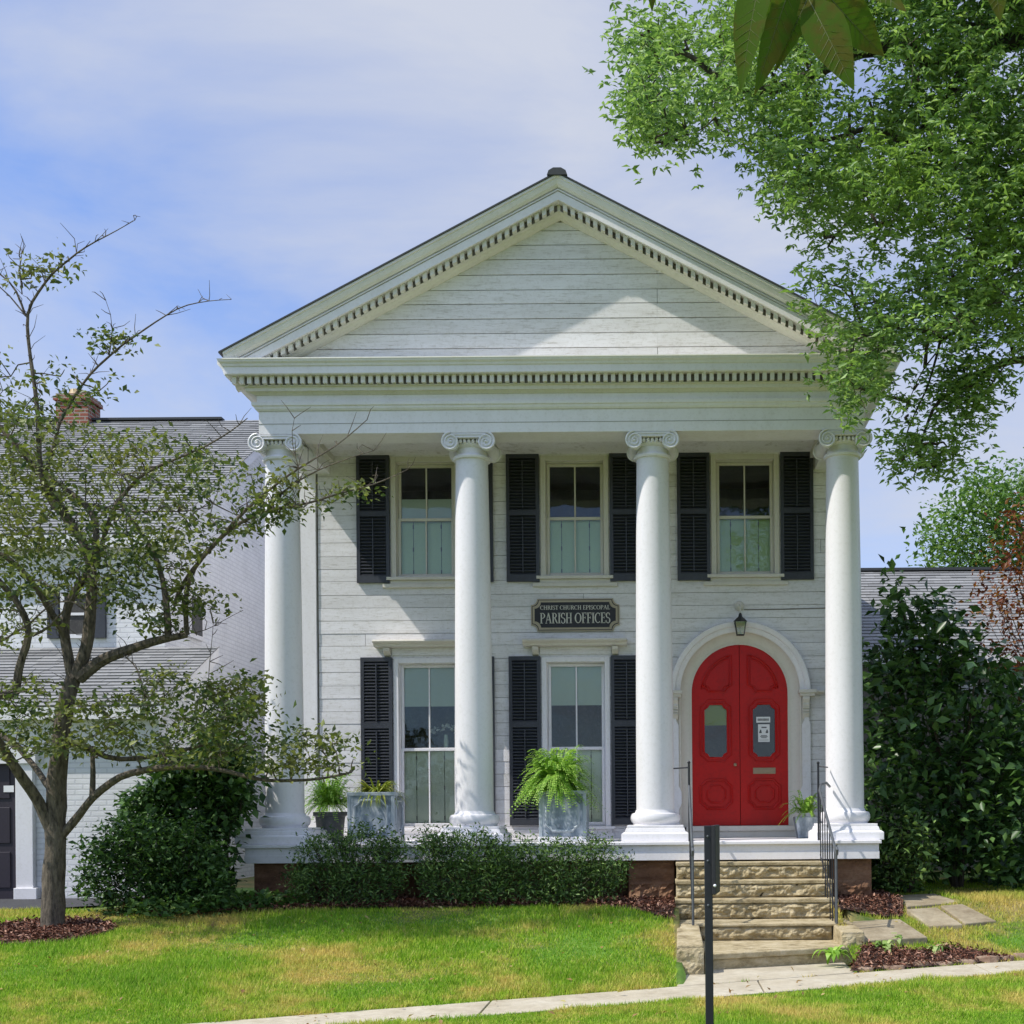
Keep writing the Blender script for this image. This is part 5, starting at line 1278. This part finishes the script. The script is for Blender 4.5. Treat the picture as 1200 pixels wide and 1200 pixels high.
hedges = [
 ([(345,1005),(356,988),(376,979),(400,980),(430,970),(462,975),(476,990),(474,1020),(468,1048),(440,1060),(380,1062),(350,1055),(342,1030)], -3.95, 'dense dark green clipped shrub at the foot of the left planter', 61),
 ([(486,1000),(500,982),(530,976),(560,980),(590,984),(602,1000),(600,1045),(585,1056),(510,1054),(490,1045)], -2.45, 'clipped green shrub at the foot of the second column from the left', 62),
 ([(590,1000),(610,988),(640,985),(675,990),(700,984),(720,992),(735,1012),(728,1035),(715,1052),(660,1058),(600,1054)], -1.15, 'clipped green shrub under the fern planter, left of the steps', 63)]
for poly, x, lab, sd in hedges:
    shrub('clipped_shrub', lab, 'shrub', poly, 14.95, 15.75, 420, 16, .058, M['yew'], (x, -.6, gz(x,-.6)), sd, aspect=.33, spread=.055, group='clipped shrubs along the porch', surface=True, droop=-.55, upb=.3)
shrub('magnolia_shrub', 'tall dark broad leaved shrub beside the rightmost column', 'shrub',
      [(1008,800),(1022,770),(1030,745),(1045,740),(1040,705),(1055,685),(1066,705),(1072,735),(1088,720),(1100,690),(1112,700),(1118,735),(1140,740),(1150,775),(1180,780),(1205,810),(1230,860),(1230,1010),(1180,1030),(1120,1000),(1080,1035),(1040,1040),(1012,1020)], 16.8, 19.6, 600, 12, .175, M['magnolia'], (4.4, 2.2, .54), 71, surface=True, aspect=.55, spread=.14)
shrub('leafy_shrub', 'lower bright leaved shrub at the foot of the rightmost column', 'shrub',
      [(1030,985),(1060,955),(1085,960),(1095,990),(1080,1030),(1035,1040)], 16.4, 17.2, 90, 12, .10, M['yew'], (3.4, .9, .54), 72, surface=True)
shrub('broadleaf_shrub', 'dark shrub mass at the right edge of the picture, beyond the lawn', 'shrub',
      [(1120,860),(1200,830),(1320,800),(1330,1030),(1180,1045),(1130,1035)], 18.4, 20.5, 330, 13, .16, M['magnolia'], (6.6, 3.5, .54), 73, surface=True, aspect=.55, spread=.15)
shrub('japanese_maple', 'maple with copper red leaves at the right edge, before the green tree', 'tree',
      [(1150,720),(1145,690),(1158,660),(1165,625),(1180,600),(1260,570),(1320,620),(1320,860),(1200,830),(1180,790),(1160,760)], 19.0, 21.5, 330, 15, .10, M['maple'], (7.8, 4.8, .54), 74, surface=True, spread=.16)
shrub('garden_tree', 'rounded light green tree rising behind the far roof on the right', 'tree',
      [(1082,650),(1090,625),(1105,600),(1120,575),(1150,560),(1190,548),(1300,540),(1380,640),(1330,740),(1150,720),(1105,680)], 28, 32, 1200, 16, .15, M['fartree'], (11.5, 14, .54), 75, surface=True, spread=.26)

# ground cover by the left pier, hostas and small plants
g = np.random.default_rng(81)
gp = sample_poly([(-6.3,-1.75),(-5.6,-1.9),(-4.9,-1.4),(-4.4,-1.0),(-4.5,-.5),(-6.2,-.6)], 1500, g)
lp = np.stack([gp[:,0], gp[:,1], ground(gp[:,0], gp[:,1]) + g.uniform(.05,.2,len(gp))], -1)
V, Fc = leaves(lp, .09, .6, upbias=1.2, seed=8); tag(npmesh('ground_cover', V, Fc, leafmat('ivy_leaf', [(0,(.03,.08,.015)),(.7,(.09,.19,.04)),(1,(.2,.3,.08))], .25)), 'low leafy ground cover between the big left shrub and the pier', 'ground cover', kind='stuff')
hl = [((976,1122,13.2), 'small green hosta tuft at the corner of the steps', .26, M['fern']), ((1035,1114,13.6), 'pale variegated hosta in the middle of the right flower bed', .22, M['hosta']), ((1050,1100,14.0), 'small hosta at the back of the right flower bed', .18, M['hosta']), ((1098,1110,13.75), 'pale hosta at the right end of the flower bed', .20, M['hosta'])]
for k, (q_, lab, ln, mt) in enumerate(hl):
    p = P(*q_); z = gz(p.x, p.y)+.03; strap_plant('hosta', (p.x, p.y, z), 26, ln, .06, mt, lab, 'plant', 90+k, .8, 'hostas in the flower bed')
# edging rocks
es = mat_stone('edge_stone', [(.3,(.20,.11,.07)),(.6,(.42,.30,.21))], 8)
xx = 2.02; rr_ = random.Random(3)
for k in range(9):
    w = rr_.uniform(.09, .19); xx += w; y = float(Yf(xx)) + rr_.uniform(.04, .13); mb = MB(); n = 9; ph = rr_.uniform(0, 6)
    poly = [(xx + w*.92*math.cos(2*PI*i_/n+ph)*rr_.uniform(.75, 1.05), y + .07*math.sin(2*PI*i_/n+ph)*rr_.uniform(.75, 1.1)) for i_ in range(n)]
    h = rr_.uniform(.05, .09); mb.prism_xy(poly, -.01, h); mb.v = [(a, b + (.02 if c > .02 else 0), c + rr_.uniform(-.012, .012)) for a, b, c in mb.v]
    tag(mb.build('edging_stone', es, bevel=.015), 'rough reddish flat stone edging the flower bed by the walk', 'stone', 'edging stones of the flower bed'); xx += w*.75
# --- leaves hanging close to the camera
hb = thing('overhanging_branch', P(950, -120, 2.2), 'large dark pointed leaves hanging close to the camera at the top right', 'branch')
br = MB(); nodes = []
branch([(700,-150,2.2),(800,-120,2.2),(900,-90,2.2),(1000,-80,2.2),(1100,-110,2.25),(1300,-170,2.4),(1600,-300,2.8)], .006, .02, 6, .002)
branch([(905,-90,2.2),(915,-50,2.2),(925,-20,2.2)], .002, .0015, 5, .001); branch([(1000,-80,2.2),(985,-40,2.2),(965,5,2.2)], .003, .002, 5, .001); branch([(760,-135,2.2),(760,-60,2.2)], .002, .0015, 5, .001); branch([(1150,-125,2.2),(1160,-60,2.2)], .002, .0015, 5, .001)
br.build('twig', M['barkdark'], hb)
def big_leaf(b, t, w, bulge, sd, zb=0):
    A, T = P(*b), P(*t); ax = (T-A); L = ax.length; ax.normalize(); view = Vector((0, 1, 0)); sd_ = ax.cross(view).normalized(); r = random.Random(sd)
    tilt = r.uniform(-.5, .5); wv = (sd_*math.cos(tilt) + view*math.sin(tilt)).normalized(); nv = ax.cross(wv).normalized()
    n = 14; V, Fc = [], []
    for k in range(n+1):
        u = k/n; ww = w*math.sin(PI*u**.8)**.9*(1 - .25*u)*.5 + .0004
        ctr = A + ax*L*u + nv*bulge*L*math.sin(PI*u)
        V += [ctr + wv*ww + nv*ww*.25*(1 + .3*math.sin(u*40)), ctr, ctr - wv*ww + nv*ww*.25]
    for k in range(n):
        q_ = 3*k; Fc += [(q_, q_+1, q_+4, q_+3), (q_+1, q_+2, q_+5, q_+4)]
    m = MB(); m.add(V, Fc); o = m.build('leaf', M['closeleaf'], hb, smooth=True)
    rb_ = MB(); rb_.tube([A + ax*L*u + nv*bulge*L*math.sin(PI*u) - nv*.0003 for u in np.linspace(0, .97, 10)], [.0012*(1-.7*u) for u in np.linspace(0, 1, 10)], 5); 
    for k in range(2, 11):
        u = k/13; ww = w*math.sin(PI*u**.8)**.9*(1-.25*u)*.5*.8; c = A + ax*L*u + nv*bulge*L*math.sin(PI*u)
        for s in (-1, 1): rb_.tube([c, c + wv*s*ww + ax*ww*.9 + nv*ww*.26], [.0005, .0002], 4)
    rb_.build('vein', M['midrib'], o)
big_leaf((895,-45,2.2),(868,108,2.2), .072, .03, 1); big_leaf((935,-40,2.18),(884,112,2.2), .062, -.02, 2); big_leaf((955,-20,2.22),(908,85,2.22),.045,.03,9)
big_leaf((948,0,2.2),(1001,106,2.17), .085, .04, 3); big_leaf((962,-15,2.2),(1036,66,2.25), .085, -.03, 4); big_leaf((985,-35,2.25),(1062,14,2.2), .07, .03, 5)
big_leaf((760,-65,2.2),(764,14,2.2), .035, .02, 6); big_leaf((1160,-65,2.2),(1172,26,2.2), .06, .02, 7); big_leaf((880,-60,2.25),(905,30,2.25), .06, .02, 8)
